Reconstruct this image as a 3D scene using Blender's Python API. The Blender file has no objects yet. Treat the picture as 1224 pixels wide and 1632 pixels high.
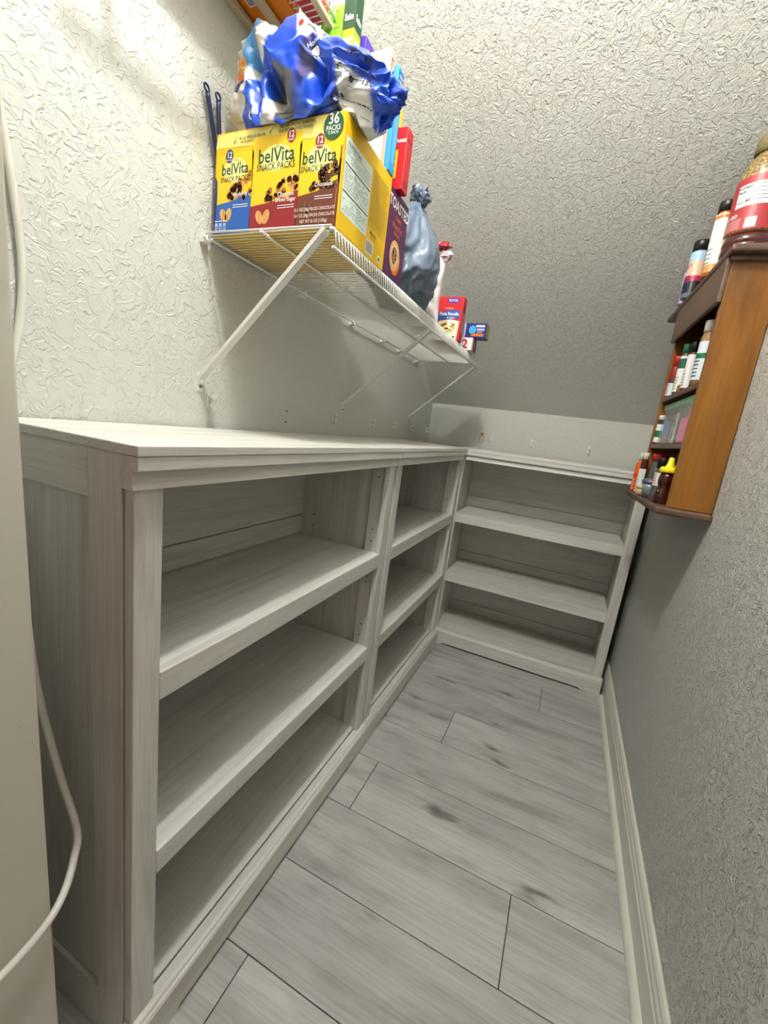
import bpy, bmesh, math, random
from mathutils import Vector, Matrix, noise
from mathutils.bvhtree import BVHTree
random.seed(7)
S = bpy.context.scene
C = S.collection
PI = math.pi

# ------------------------------------------------------------------ camera
YAW, PITCH, ROLL, FPX = 0.3968, -0.2036, 0.1285, 666.6952
f_ = Vector((-math.sin(YAW)*math.cos(PITCH), math.cos(YAW)*math.cos(PITCH), math.sin(PITCH)))
r_ = f_.cross(Vector((0, 0, 1))).normalized(); u_ = r_.cross(f_)
r2 = math.cos(ROLL)*r_ + math.sin(ROLL)*u_; u2 = -math.sin(ROLL)*r_ + math.cos(ROLL)*u_
cd = bpy.data.cameras.new('camera'); cam = bpy.data.objects.new('camera', cd); C.objects.link(cam)
M = Matrix((r2, u2, -f_)).transposed().to_4x4(); M.translation = Vector((0.4897, -0.3559, 1.1739))
cam.matrix_world = M
cd.sensor_fit = 'VERTICAL'; cd.sensor_height = 36; cd.lens = FPX/1632*36
cd.clip_start = 0.02
S.camera = cam
# ------------------------------------------------------------------ light
W = bpy.data.worlds.new('kitchen_light'); S.world = W; W.use_nodes = True
W.node_tree.nodes['Background'].inputs[0].default_value = (1.0, 0.78, 0.61, 1)
W.node_tree.nodes['Background'].inputs[1].default_value = 0.19
def lamp(name, loc, power, radius, col):
    l = bpy.data.lights.new(name, 'POINT'); l.energy = power; l.shadow_soft_size = radius; l.color = col
    o = bpy.data.objects.new(name, l); o.location = loc; C.objects.link(o); return o
lamp('pantry_lamp_light', (0.24, 0.10, 2.62), 43, 0.035, (0.985, 1.0, 1.0))
S.view_settings.view_transform = 'Standard'; S.view_settings.look = 'None'
S.view_settings.gamma = 1; S.view_settings.use_curve_mapping = False
S.view_settings.exposure = 0.5

# ------------------------------------------------------------------ materials
def lin(c):
    c = c/255
    return c/12.92 if c <= .04045 else ((c+.055)/1.055)**2.4
def rgb(r, g, b): return (lin(r), lin(g), lin(b), 1)
MC = {}
def plain(name, col, rough=.5, metal=0, spec=.5, trans=0, alpha=1, coat=0, bump=0, bscale=200):
    if name in MC: return MC[name]
    m = bpy.data.materials.new(name); m.use_nodes = True; nt = m.node_tree
    b = nt.nodes['Principled BSDF']
    b.inputs['Base Color'].default_value = rgb(*col); b.inputs['Roughness'].default_value = rough
    b.inputs['Metallic'].default_value = metal; b.inputs['Specular IOR Level'].default_value = spec
    b.inputs['Transmission Weight'].default_value = trans; b.inputs['Alpha'].default_value = alpha
    b.inputs['Coat Weight'].default_value = coat
    # slight procedural unevenness in tone
    n = nt.nodes.new('ShaderNodeTexNoise'); n.inputs['Scale'].default_value = bscale if bump else 30
    t = nt.nodes.new('ShaderNodeTexCoord'); nt.links.new(t.outputs['Object'], n.inputs['Vector'])
    if bump:
        bp = nt.nodes.new('ShaderNodeBump'); bp.inputs['Strength'].default_value = bump; bp.inputs['Distance'].default_value = .002
        nt.links.new(n.outputs['Fac'], bp.inputs['Height']); nt.links.new(bp.outputs['Normal'], b.inputs['Normal'])
    elif not trans:
        mx = nt.nodes.new('ShaderNodeMapRange'); mx.inputs['To Min'].default_value = rough-.05; mx.inputs['To Max'].default_value = rough+.06
        nt.links.new(n.outputs['Fac'], mx.inputs['Value']); nt.links.new(mx.outputs['Result'], b.inputs['Roughness'])
    MC[name] = m; return m
def wood(name, axis, cA, cB, cC, scale=1.0, rough=.45, knots=0.0, rnd=.12, streak=26, pore=.92):
    """grain along one axis of the object's own coordinates"""
    m = bpy.data.materials.new(name); m.use_nodes = True; nt = m.node_tree; N = nt.nodes.new; L = nt.links.new
    b = nt.nodes['Principled BSDF']; b.inputs['Roughness'].default_value = rough
    tc = N('ShaderNodeTexCoord'); oi = N('ShaderNodeObjectInfo')
    mp = N('ShaderNodeMapping'); sc = [streak, streak, streak]; sc[axis] = 1.6
    mp.inputs['Scale'].default_value = [s*scale for s in sc]
    add = N('ShaderNodeVectorMath'); add.operation = 'ADD'
    mul = N('ShaderNodeMath'); mul.operation = 'MULTIPLY'; mul.inputs[1].default_value = 37
    L(oi.outputs['Random'], mul.inputs[0]); L(tc.outputs['Object'], mp.inputs['Vector'])
    L(mp.outputs['Vector'], add.inputs[0]); L(mul.outputs[0], add.inputs[1])
    n1 = N('ShaderNodeTexNoise'); n1.inputs['Scale'].default_value = 1; n1.inputs['Detail'].default_value = 6
    n1.inputs['Roughness'].default_value = .62; n1.inputs['Distortion'].default_value = .7
    L(add.outputs[0], n1.inputs['Vector'])
    cr = N('ShaderNodeValToRGB'); e = cr.color_ramp.elements
    e[0].position = .3; e[0].color = rgb(*cA); e[1].position = .68; e[1].color = rgb(*cC)
    x = e.new(.47); x.color = rgb(*cB)
    L(n1.outputs['Fac'], cr.inputs['Fac'])
    col = cr.outputs['Color']
    # fine dark pores
    mp2 = N('ShaderNodeMapping'); s2 = [190, 190, 190]; s2[axis] = 7; mp2.inputs['Scale'].default_value = [s*scale for s in s2]
    L(tc.outputs['Object'], mp2.inputs['Vector'])
    n2 = N('ShaderNodeTexNoise'); n2.inputs['Scale'].default_value = 1; n2.inputs['Detail'].default_value = 3
    L(mp2.outputs['Vector'], n2.inputs['Vector'])
    r2_ = N('ShaderNodeMapRange'); r2_.inputs['From Min'].default_value = .35; r2_.inputs['From Max'].default_value = .6
    r2_.inputs['To Min'].default_value = pore; r2_.inputs['To Max'].default_value = 1.03
    L(n2.outputs['Fac'], r2_.inputs['Value'])
    mm = N('ShaderNodeVectorMath'); mm.operation = 'MULTIPLY'; L(col, mm.inputs[0]); L(r2_.outputs[0], mm.inputs[1])
    rr = N('ShaderNodeMapRange'); rr.inputs['To Min'].default_value = 1-rnd; rr.inputs['To Max'].default_value = 1+rnd*.5
    L(oi.outputs['Random'], rr.inputs['Value'])
    m3 = N('ShaderNodeVectorMath'); m3.operation = 'MULTIPLY'; L(mm.outputs[0], m3.inputs[0]); L(rr.outputs[0], m3.inputs[1])
    out = m3.outputs[0]
    if knots:
        mp3 = N('ShaderNodeMapping'); s3 = [11, 11, 11]; s3[axis] = 3.2; mp3.inputs['Scale'].default_value = s3
        ad3 = N('ShaderNodeVectorMath'); ad3.operation = 'ADD'
        L(tc.outputs['Object'], mp3.inputs['Vector']); L(mp3.outputs[0], ad3.inputs[0]); L(mul.outputs[0], ad3.inputs[1])
        ds = N('ShaderNodeTexNoise'); ds.inputs['Scale'].default_value = 2.5; L(ad3.outputs[0], ds.inputs['Vector'])
        ad4 = N('ShaderNodeVectorMath'); ad4.operation = 'MULTIPLY_ADD'; ad4.inputs[1].default_value = (.7, .7, .7)
        L(ds.outputs['Color'], ad4.inputs[0]); L(ad3.outputs[0], ad4.inputs[2])
        vo = N('ShaderNodeTexVoronoi'); vo.inputs['Scale'].default_value = .8; L(ad4.outputs[0], vo.inputs['Vector'])
        kr = N('ShaderNodeMapRange'); kr.inputs['From Min'].default_value = .03; kr.inputs['From Max'].default_value = .2
        kr.inputs['To Min'].default_value = 1; kr.inputs['To Max'].default_value = 0
        L(vo.outputs['Distance'], kr.inputs['Value'])
        # broad smoky patches
        n4 = N('ShaderNodeTexNoise'); n4.inputs['Scale'].default_value = 1.4; n4.inputs['Detail'].default_value = 4; L(ad3.outputs[0], n4.inputs['Vector'])
        k4 = N('ShaderNodeMapRange'); k4.inputs['From Min'].default_value = .5; k4.inputs['From Max'].default_value = .78
        k4.inputs['To Max'].default_value = .45; L(n4.outputs['Fac'], k4.inputs['Value'])
        mxx = N('ShaderNodeMath'); mxx.operation = 'MAXIMUM'; L(kr.outputs[0], mxx.inputs[0]); L(k4.outputs[0], mxx.inputs[1])
        ms = N('ShaderNodeMath'); ms.operation = 'MULTIPLY'; ms.inputs[1].default_value = knots; L(mxx.outputs[0], ms.inputs[0])
        mk = N('ShaderNodeMix'); mk.data_type = 'RGBA'; L(ms.outputs[0], mk.inputs['Factor']); L(out, mk.inputs['A'])
        mk.inputs['B'].default_value = rgb(84, 78, 72); out = mk.outputs['Result']
    L(out, b.inputs['Base Color'])
    bp = N('ShaderNodeBump'); bp.inputs['Strength'].default_value = .18; bp.inputs['Distance'].default_value = .001
    L(n2.outputs['Fac'], bp.inputs['Height']); L(bp.outputs['Normal'], b.inputs['Normal'])
    return m
def plaster(name, col, scale, strength, dist, lo=.44, hi=.58, fine=.25):
    m = bpy.data.materials.new(name); m.use_nodes = True; nt = m.node_tree; N = nt.nodes.new; L = nt.links.new
    b = nt.nodes['Principled BSDF']; b.inputs['Base Color'].default_value = rgb(*col); b.inputs['Roughness'].default_value = .42
    b.inputs['Specular IOR Level'].default_value = .4
    g = N('ShaderNodeNewGeometry')
    n0 = N('ShaderNodeTexNoise'); n0.inputs['Scale'].default_value = scale*.45; n0.inputs['Detail'].default_value = 2; L(g.outputs['Position'], n0.inputs['Vector'])
    ma = N('ShaderNodeVectorMath'); ma.operation = 'MULTIPLY_ADD'; ma.inputs[1].default_value = (.035*60/scale,)*3
    L(n0.outputs['Color'], ma.inputs[0]); L(g.outputs['Position'], ma.inputs[2])
    n1 = N('ShaderNodeTexNoise'); n1.inputs['Scale'].default_value = scale; n1.inputs['Detail'].default_value = 2.5; n1.inputs['Distortion'].default_value = .9
    L(ma.outputs[0], n1.inputs['Vector'])
    # ridged: worm-like crests of a knock-down texture
    sb = N('ShaderNodeMath'); sb.operation = 'SUBTRACT'; sb.inputs[1].default_value = .5; L(n1.outputs['Fac'], sb.inputs[0])
    ab = N('ShaderNodeMath'); ab.operation = 'ABSOLUTE'; L(sb.outputs[0], ab.inputs[0])
    mr = N('ShaderNodeMapRange'); mr.interpolation_type = 'SMOOTHSTEP'; mr.inputs['From Min'].default_value = 0; mr.inputs['From Max'].default_value = .07
    mr.inputs['To Min'].default_value = 1; mr.inputs['To Max'].default_value = 0; L(ab.outputs[0], mr.inputs['Value'])
    m2 = N('ShaderNodeMapRange'); m2.interpolation_type = 'SMOOTHSTEP'; m2.inputs['From Min'].default_value = lo; m2.inputs['From Max'].default_value = hi
    L(n1.outputs['Fac'], m2.inputs['Value'])
    a1 = N('ShaderNodeMath'); a1.operation = 'MULTIPLY_ADD'; a1.inputs[1].default_value = .8; L(mr.outputs[0], a1.inputs[0]); L(m2.outputs[0], a1.inputs[2])
    n3 = N('ShaderNodeTexNoise'); n3.inputs['Scale'].default_value = scale*3.2; n3.inputs['Detail'].default_value = 3; L(g.outputs['Position'], n3.inputs['Vector'])
    a2 = N('ShaderNodeMath'); a2.operation = 'MULTIPLY_ADD'; a2.inputs[1].default_value = fine; L(n3.outputs['Fac'], a2.inputs[0]); L(a1.outputs[0], a2.inputs[2])
    bp = N('ShaderNodeBump'); bp.inputs['Strength'].default_value = strength; bp.inputs['Distance'].default_value = dist
    L(a2.outputs[0], bp.inputs['Height']); L(bp.outputs['Normal'], b.inputs['Normal'])
    return m
WASH = dict(cA=(194, 190, 182), cB=(210, 207, 200), cC=(221, 218, 212))
wash = [wood('whitewashed_wood_%s' % 'xyz'[i], i, WASH['cA'], WASH['cB'], WASH['cC'], 1.0, .42, 0, .05, 22) for i in range(3)]
plank_m = wood('grey_plank', 0, (162, 159, 155), (185, 183, 179), (201, 199, 195), .8, .5, .9, .12, 11, .86)
pine = wood('stained_pine', 2, (98, 58, 16), (130, 82, 25), (152, 101, 36), .8, .35, .25, .05, 14)
pine_dark = wood('dark_stained_wood', 1, (78, 56, 44), (96, 72, 58), (112, 86, 70), .8, .42, 0, .08, 18)
wall_m = plaster('wall_paint_coarse_texture', (205, 205, 196), 48, .5, .0020, .42, .56)
ceil_m = plaster('ceiling_paint_stipple', (218, 217, 211), 52, .72, .0024, fine=1.0)
wallr_m = plaster('wall_paint_fine_texture', (208, 208, 202), 70, 1.0, .0058, fine=.5)
back_m = plaster('wall_paint_light_texture', (198, 198, 188), 40, .4, .0018)
trimw = plain('white_gloss_trim', (214, 212, 200), .3)
jambm = plain('beige_enamel', (206, 202, 186), .35)
nt = jambm.node_tree; vj = nt.nodes.new('ShaderNodeTexVoronoi'); vj.inputs['Scale'].default_value = 9; gj = nt.nodes.new('ShaderNodeNewGeometry')
nt.links.new(gj.outputs['Position'], vj.inputs['Vector']); mj = nt.nodes.new('ShaderNodeMapRange'); mj.inputs['From Min'].default_value = .02; mj.inputs['From Max'].default_value = .05
nt.links.new(vj.outputs['Distance'], mj.inputs['Value']); xj = nt.nodes.new('ShaderNodeMix'); xj.data_type = 'RGBA'; nt.links.new(mj.outputs[0], xj.inputs['Factor'])
xj.inputs['A'].default_value = rgb(150, 132, 104); xj.inputs['B'].default_value = rgb(206, 202, 186); nt.links.new(xj.outputs['Result'], nt.nodes['Principled BSDF'].inputs['Base Color'])
bj = nt.nodes.new('ShaderNodeBump'); bj.inputs['Distance'].default_value = .001; bj.inputs['Strength'].default_value = .5
nt.links.new(mj.outputs[0], bj.inputs['Height']); nt.links.new(bj.outputs['Normal'], nt.nodes['Principled BSDF'].inputs['Normal'])
whitep = plain('white_coated_wire', (228, 226, 218), .35)
plasticw = plain('white_plastic', (225, 224, 216), .35)
def PM(name, col, rough=.4, **k): return plain(name, col, rough, **k)

# ------------------------------------------------------------------ mesh helpers
def box(bm, x0, x1, y0, y1, z0, z1, mi=0):
    v = [bm.verts.new((x, y, z)) for x in (x0, x1) for y in (y0, y1) for z in (z0, z1)]
    for q in ((0, 1, 3, 2), (4, 6, 7, 5), (0, 4, 5, 1), (2, 3, 7, 6), (0, 2, 6, 4), (1, 5, 7, 3)):
        f = bm.faces.new([v[i] for i in q]); f.material_index = mi
    return v
def newbm(): return bmesh.new()
def obj(name, bm, mats, parent=None, loc=None, bev=0, smooth=False):
    me = bpy.data.meshes.new(name)
    bmesh.ops.recalc_face_normals(bm, faces=bm.faces)
    if smooth:
        for f in bm.faces: f.smooth = True
    bm.to_mesh(me); bm.free()
    return mobj(name, me, mats, parent, loc, bev)
def mobj(name, me, mats, parent=None, loc=None, bev=0):
    if not isinstance(mats, (list, tuple)): mats = [mats]
    if not me.materials:
        for m in mats: me.materials.append(m)
    o = bpy.data.objects.new(name, me); C.objects.link(o)
    if parent: o.parent = parent
    if loc: o.location = loc
    if bev:
        b = o.modifiers.new('bevel', 'BEVEL'); b.width = bev; b.segments = 2; b.limit_method = 'ANGLE'; b.angle_limit = .6
    return o
def bxo(name, dims, mat, parent=None, bev=.0012):
    bm = newbm(); box(bm, *dims); return obj(name, bm, mat, parent, bev=bev)
def thing(name, label, cat, loc=(0, 0, 0), rz=0, group=None):
    o = bpy.data.objects.new(name, None); C.objects.link(o); o.location = loc; o.rotation_euler = (0, 0, rz)
    o.empty_display_size = .05
    return tag(o, label, cat, group)
def tag(o, label, cat, group=None):
    o['label'] = label; o['category'] = cat
    if group: o['group'] = group
    return o
def struct(o): o['kind'] = 'structure'; return o
def tube(bm, pts, r, n=8, mi=0, caps=True):
    pts = [Vector(p) for p in pts]; rings = []
    up = None
    for i, p in enumerate(pts):
        t = (pts[min(i+1, len(pts)-1)] - pts[max(i-1, 0)]).normalized()
        if up is None:
            a = Vector((0, 0, 1)) if abs(t.z) < .9 else Vector((1, 0, 0)); up = t.cross(a).normalized()
        else: up = (up - up.dot(t)*t).normalized()
        w = t.cross(up)
        rings.append([bm.verts.new(p + r*(math.cos(a)*up + math.sin(a)*w)) for a in [2*PI*k/n for k in range(n)]])
    for a, b in zip(rings, rings[1:]):
        for k in range(n):
            f = bm.faces.new((a[k], a[(k+1) % n], b[(k+1) % n], b[k])); f.smooth = True; f.material_index = mi
    if caps:
        for rg in (rings[0], rings[-1]):
            f = bm.faces.new(rg); f.material_index = mi
def lathe(bm, prof, n=28, mi=0, cx=0, cy=0, flute=0):
    rings = []
    for r, z in prof:
        rings.append([bm.verts.new((cx + max(r, 1e-4)*(1+flute*(k % 2))*math.cos(2*PI*k/n), cy + max(r, 1e-4)*(1+flute*(k % 2))*math.sin(2*PI*k/n), z)) for k in range(n)])
    for a, b in zip(rings, rings[1:]):
        for k in range(n):
            f = bm.faces.new((a[k], a[(k+1) % n], b[(k+1) % n], b[k])); f.material_index = mi; f.smooth = True
    bm.faces.new(rings[0]).material_index = mi; bm.faces.new(rings[-1]).material_index = mi
def prism(bm, prof, x0, x1, mi=0):
    """profile of (y,z) swept along x"""
    a = [bm.verts.new((x0, y, z)) for y, z in prof]; b = [bm.verts.new((x1, y, z)) for y, z in prof]
    n = len(prof)
    for i in range(n): bm.faces.new((a[i], a[(i+1) % n], b[(i+1) % n], b[i])).material_index = mi
    bm.faces.new(a).material_index = mi; bm.faces.new(b).material_index = mi
def catmull(P, k=8):
    P = [Vector(p) for p in P]; out = []
    for i in range(len(P)-1):
        p0, p1, p2, p3 = P[max(i-1, 0)], P[i], P[i+1], P[min(i+2, len(P)-1)]
        for j in range(k):
            t = j/k
            out.append(.5*((2*p1)+(-p0+p2)*t+(2*p0-5*p1+4*p2-p3)*t*t+(-p0+3*p1-3*p2+p3)*t**3))
    return out+[P[-1]]
# printed matter: flat polygons and lettering lying on a face
_tc = {}
def text_geo(s, bold):
    k = (s, bold)
    if k in _tc: return _tc[k]
    cu = bpy.data.curves.new('t', 'FONT'); cu.body = s; cu.size = 1; cu.resolution_u = 2; cu.offset = bold; cu.align_x = 'CENTER'
    o = bpy.data.objects.new('t', cu); C.objects.link(o)
    dg = bpy.context.evaluated_depsgraph_get(); me = bpy.data.meshes.new_from_object(o.evaluated_get(dg))
    vs = [(v.co.x, v.co.y) for v in me.vertices]; fs = [tuple(p.vertices) for p in me.polygons]
    bpy.data.objects.remove(o); bpy.data.curves.remove(cu); bpy.data.meshes.remove(me)
    _tc[k] = (vs, fs); return _tc[k]
class Print:
    def __init__(s, O, U, V, wrap=None):
        s.O, s.U, s.V = Vector(O), Vector(U).normalized(), Vector(V).normalized(); s.N = s.U.cross(s.V)
        s.v, s.f, s.m, s.mats, s.wrap = [], [], [], [], wrap
    def mi(s, mat):
        if mat not in s.mats: s.mats.append(mat)
        return s.mats.index(mat)
    def pt(s, u, v, l):
        if s.wrap: return s.wrap(u, v, l)
        return s.O + u*s.U + v*s.V + s.N*(.00035 + .00022*l)
    def poly(s, pts, mat, l=0):
        b = len(s.v); s.v += [s.pt(u, v, l) for u, v in pts]; s.f.append(tuple(range(b, b+len(pts)))); s.m.append(s.mi(mat))
    def rect(s, u0, v0, u1, v1, mat, l=0, seg=1):
        if s.wrap: seg = 6
        for i in range(seg):
            a = u0+(u1-u0)*i/seg; b = u0+(u1-u0)*(i+1)/seg
            s.poly([(a, v0), (b, v0), (b, v1), (a, v1)], mat, l)
    def ell(s, u, v, a, b, mat, l=0, rot=0, n=18):
        c, d = math.cos(rot), math.sin(rot)
        s.poly([(u+a*math.cos(t)*c-b*math.sin(t)*d, v+a*math.cos(t)*d+b*math.sin(t)*c) for t in [2*PI*k/n for k in range(n)]], mat, l)
    def text(s, t, u, v, size, mat, l=1, bold=.0, sx=1, rot=0, align='C'):
        vs, fs = text_geo(t, bold); b = len(s.v)
        x0 = min(x for x, y in vs) if align == 'L' else 0
        c, d = math.cos(rot), math.sin(rot)
        for x, y in vs:
            x = (x-x0)*size*sx; y = y*size
            s.v.append(s.pt(u+x*c-y*d, v+x*d+y*c, l))
        s.f += [tuple(b+i for i in f) for f in fs]; s.m += [s.mi(mat)]*len(fs)
    def build(s, name, parent=None):
        keep = [i for i, f in enumerate(s.f) if all(s.v[j] is not None for j in f)]      # print that would miss the surface is dropped
        s.f = [s.f[i] for i in keep]; s.m = [s.m[i] for i in keep]; s.v = [p or Vector() for p in s.v]
        me = bpy.data.meshes.new(name); me.from_pydata([tuple(p) for p in s.v], [], s.f)
        for m in s.mats: me.materials.append(m)
        for p, i in zip(me.polygons, s.m): p.material_index = i
        return mobj(name, me, s.mats, parent)
white = PM('print_white', (238, 238, 232)); black = PM('print_black', (28, 28, 30)); green = PM('print_green', (20, 84, 52))
yellow = PM('carton_yellow', (236, 190, 8)); paley = PM('print_pale_yellow', (240, 222, 120)); red = PM('print_red', (196, 30, 36))
dred = PM('print_dark_red', (146, 24, 34)); blue = PM('print_blue', (30, 92, 176)); dblue = PM('print_navy', (24, 40, 112))
brown = PM('print_brown', (112, 52, 34)); cookie = PM('print_biscuit', (186, 118, 46)); cookie2 = PM('print_light_biscuit', (222, 166, 92))
choc = PM('print_chocolate', (66, 36, 28)); grey = PM('print_grey', (140, 146, 142)); palegreen = PM('print_pale_green', (216, 230, 220))
orange = PM('print_orange', (226, 112, 22)); purple = PM('print_purple', (86, 28, 74)); violet = PM('print_violet', (72, 48, 160))
pink = PM('print_pink', (216, 70, 140)); tan = PM('print_tan', (214, 190, 160)); cyan = PM('print_cyan', (60, 170, 226))
lime = PM('print_lime', (120, 196, 40)); olive = PM('print_olive', (146, 160, 40)); dgreen = PM('print_dark_green', (10, 66, 46))

# ------------------------------------------------------------------ the room
XL, XR, YB, ZC, SL = -0.365, 0.875, 2.247, 1.348, 0.72
YF = -0.07; HZ = 2.75
ytop = YB-(HZ-ZC)/SL
bm = newbm()
def poly_prism(bm, pts, x0, x1):
    a = [bm.verts.new((x0, y, z)) for y, z in pts]; b = [bm.verts.new((x1, y, z)) for y, z in pts]; n = len(pts)
    for i in range(n): bm.faces.new((a[i], a[(i+1) % n], b[(i+1) % n], b[i]))
    bm.faces.new(a); bm.faces.new(b)
side = [(YF-.13, -.02), (YB+.1, -.02), (YB+.1, ZC), (YB, ZC), (ytop, HZ), (YF-.13, HZ)]
poly_prism(bm, side, XL-.1, XL); struct(obj('wall_left', bm, wall_m))
bm = newbm(); poly_prism(bm, side, XR, XR+.1); struct(obj('wall_right', bm, wallr_m))
bm = newbm(); box(bm, XL, XR, YB, YB+.1, -.02, ZC); struct(obj('wall_back', bm, back_m))
bm = newbm()
poly_prism(bm, [(YB, ZC), (YB+.1, ZC), (YB+.1, ZC+.03), (ytop+.06, HZ+.1), (YF-.13, HZ+.1), (YF-.13, HZ), (ytop, HZ)], XL-.1, XR+.1)
struct(obj('ceiling', bm, ceil_m))
bm = newbm(); box(bm, XL, -.115, YF-.13, YF, -.02, HZ); box(bm, -.115, XR, YF-.13, YF, 2.06, HZ)
struct(obj('wall_front', bm, wall_m))
# painted door jamb, leaning very slightly out of plumb
bm = newbm()
v = box(bm, -.115, -.094, YF-.14, YF-.008, 0, 2.06)
for q in v:
    if q.co.x > -.1: q.co.x = -.094 + .031*max(0, 1-(q.co.z)/1.3)
bmesh.ops.bisect_plane(bm, geom=bm.verts[:]+bm.edges[:]+bm.faces[:], plane_co=(0, 0, 1.25), plane_no=(0, 0, 1))
for q in bm.verts:
    if q.co.x > -.11:
        q.co.x = -.094 + .033*max(0, 1-q.co.z/1.25)
struct(obj('trim_1', bm, jambm, bev=.003))
# floor and planks
bm = newbm(); box(bm, -1.6, 2.2, -2.2, YB+.1, -.06, -.009)
fl = struct(obj('floor', bm, plain('floor_underlay', (70, 66, 62), .8)))
rows = [(-.2075, .31), (.0075, .06), (.225, 9), (.435, .574), (.652, .08), (.867, 9), (1.083, .25), (1.3, 9), (1.52, .585), (1.74, -.2), (1.957, .4)]
PL = 1.2; GAP = .0011
for i, (y0, j) in enumerate(rows):
    y1 = rows[i+1][0] if i+1 < len(rows) else YB
    xs = [XL] + sorted(x for x in (j-PL, j, j+PL) if XL+.03 < x < XR-.03) + [XR]
    for a, b in zip(xs, xs[1:]):
        bm = newbm(); w, h = (b-a)/2-GAP, (y1-y0)/2-GAP
        box(bm, -w, w, -h, h, -.009, 0)
        obj('plank', bm, plank_m, fl, ((a+b)/2, (y0+y1)/2, 0), bev=.0008)
for y0 in (-.42, -.635, -.85):                                        # kitchen side
    for a, b in ((-1.2, -.1+y0*.3), (-.1+y0*.3, 1.1), (1.1, 2.0)):
        bm = newbm(); w, h = (b-a)/2-GAP, .2125/2-GAP; box(bm, -w, w, -h, h, -.009, 0)
        obj('plank', bm, plank_m, fl, ((a+b)/2, y0+.106, 0), bev=.0008)
# baseboard on the right: board, moulded top, shoe moulding
bm = newbm()
prof = [(0, 0), (-.016, 0), (-.016, .088), (-.0135, .092), (-.0135, .104), (-.010, .112), (-.010, .120), (-.006, .128), (0, .132)]
def sweep_y(bm, prof, x, y0, y1):
    a = [bm.verts.new((x+p, y0, z)) for p, z in prof]; b = [bm.verts.new((x+p, y1, z)) for p, z in prof]; n = len(prof)
    for i in range(n): bm.faces.new((a[i], a[(i+1) % n], b[(i+1) % n], b[i]))
    bm.faces.new(a); bm.faces.new(b)
sweep_y(bm, prof, XR, YF, YB)
bb = struct(obj('baseboard_right', bm, trimw, bev=.0008))
bm = newbm(); q = [(-.016, 0)] + [(-.016-.017*math.cos(a), .019*math.sin(a)) for a in [k*PI/12 for k in range(7)]]
sweep_y(bm, q, XR, YF, 1.822); obj('shoe_moulding', bm, trimw, bb)

# ------------------------------------------------------------------ bookcases
BW, BD, BH = 0.911, 0.36, 1.11
def make_bookcase(label, loc, rz):
    t = thing('bookcase', label, 'bookcase', loc, rz, 'three matching whitewashed bookcases')
    WX, WY, WZ = wash; w = BW
    bxo('top_board', (0, w, 0, BD, 1.096, BH), WX, t, .0015)
    bm = newbm()
    prism(bm, [(.0015, 1.0955), (.0015, 1.0775), (.009, 1.0745), (.0125, 1.0745), (.0135, 1.066), (.0128, 1.058), (.0105, 1.0505), (.036, 1.0505), (.036, 1.0955)], .0015, w-.0015)
    obj('cornice', bm, WX, t, bev=.0006)
    # base with two feet and a shallow notch between them
    pts = [(0, 0), (.088, 0), (.096, .011), (w-.096, .011), (w-.088, 0), (w, 0), (w, .075), (0, .075)]
    bm = newbm(); a = [bm.verts.new((x, -.002, z)) for x, z in pts]; b = [bm.verts.new((x, .016, z)) for x, z in pts]
    for i in range(8): bm.faces.new((a[i], a[(i+1) % 8], b[(i+1) % 8], b[i]))
    bm.faces.new(a); bm.faces.new(b); obj('base_rail', bm, WX, t, bev=.001)
    bm = newbm(); prism(bm, [(-.002, .0752), (.001, .080), (.004, .0812), (.007, .086), (.013, .088), (.03, .088), (.03, .0752)], 0, w)
    obj('base_moulding', bm, WX, t, bev=.0004)
    for s in (0, 1):
        def X(a, b): return (a, b) if not s else (w-b, w-a)
        bxo('front_stile', (*X(.0065, .051), .016, .034, .088, 1.0505), WZ, t, .002)
        p = bxo('side_panel', (*X(.012, .029), .034, .352, .012, 1.096), WZ, t)
        bxo('side_stile', (*X(.004, .012), .0365, .106, 0, 1.0958), WZ, p, .001)
        bxo('side_stile', (*X(.004, .012), .285, .352, 0, 1.0958), WZ, p, .001)
        bxo('side_rail', (*X(.004, .012), .106, .285, 1.026, 1.0958), wash[1], p, .0008)
        bxo('side_rail', (*X(.004, .012), .106, .285, 0, .108), wash[1], p, .0008)
        bxo('inner_stile', (*X(.029, .043), .034, .078, .088, 1.05), WZ, p, .001)
        bm = newbm()
        xi = .0432 if not s else w-.0432; xj = .0292 if not s else w-.0292
        sg = 1 if not s else -1
        for zb in (.76, .42):
            for y, x in ((.056, xi), (.295, xj)):
                for dz in (-.11, .035, .075, .25):
                    c = [bm.verts.new((x, y+.0028*math.cos(k*PI/4), zb+dz+.0028*math.sin(k*PI/4))) for k in range(8)]
                    bm.faces.new(c)
        h = obj('peg_holes', bm, plain('peg_hole_dark', (66, 60, 54), .7), p); h['kind'] = 'stuff'
    for z in (.76, .42):
        sh = bxo('shelf', (.0435, w-.0435, .034, .342, z-.022, z), WX, t, .001)
        bxo('shelf_nosing', (.051, w-.051, .016, .034, z-.0475, z+.0008), WX, sh, .002)
    bxo('bottom_shelf', (.0295, w-.0295, .034, .342, .066, .0885), WX, t, .001)
    for z0, z1, d in ((.012, .148, .002), (.148, .42, 0), (.42, .478, .002), (.478, .76, 0), (.76, .826, .002), (.826, 1.095, 0)):
        bxo('back_board', (.0295, w-.0295, .3435-d, .352, z0+.0012, z1-.0012), WX, t, .001)
    return t
bk = make_bookcase('nearest whitewashed bookcase, its brown-shaded panelled side facing the white cable', (0, 0, 0), PI/2)
def dup(root, loc, rz, label):
    m = {}
    def cp(o, par):
        c = o.copy(); C.objects.link(c); c.parent = par
        for ch in list(o.children): cp(ch, c)
        return c
    r = cp(root, None); r.location = loc; r.rotation_euler = (0, 0, rz); r['label'] = label; return r
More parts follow.
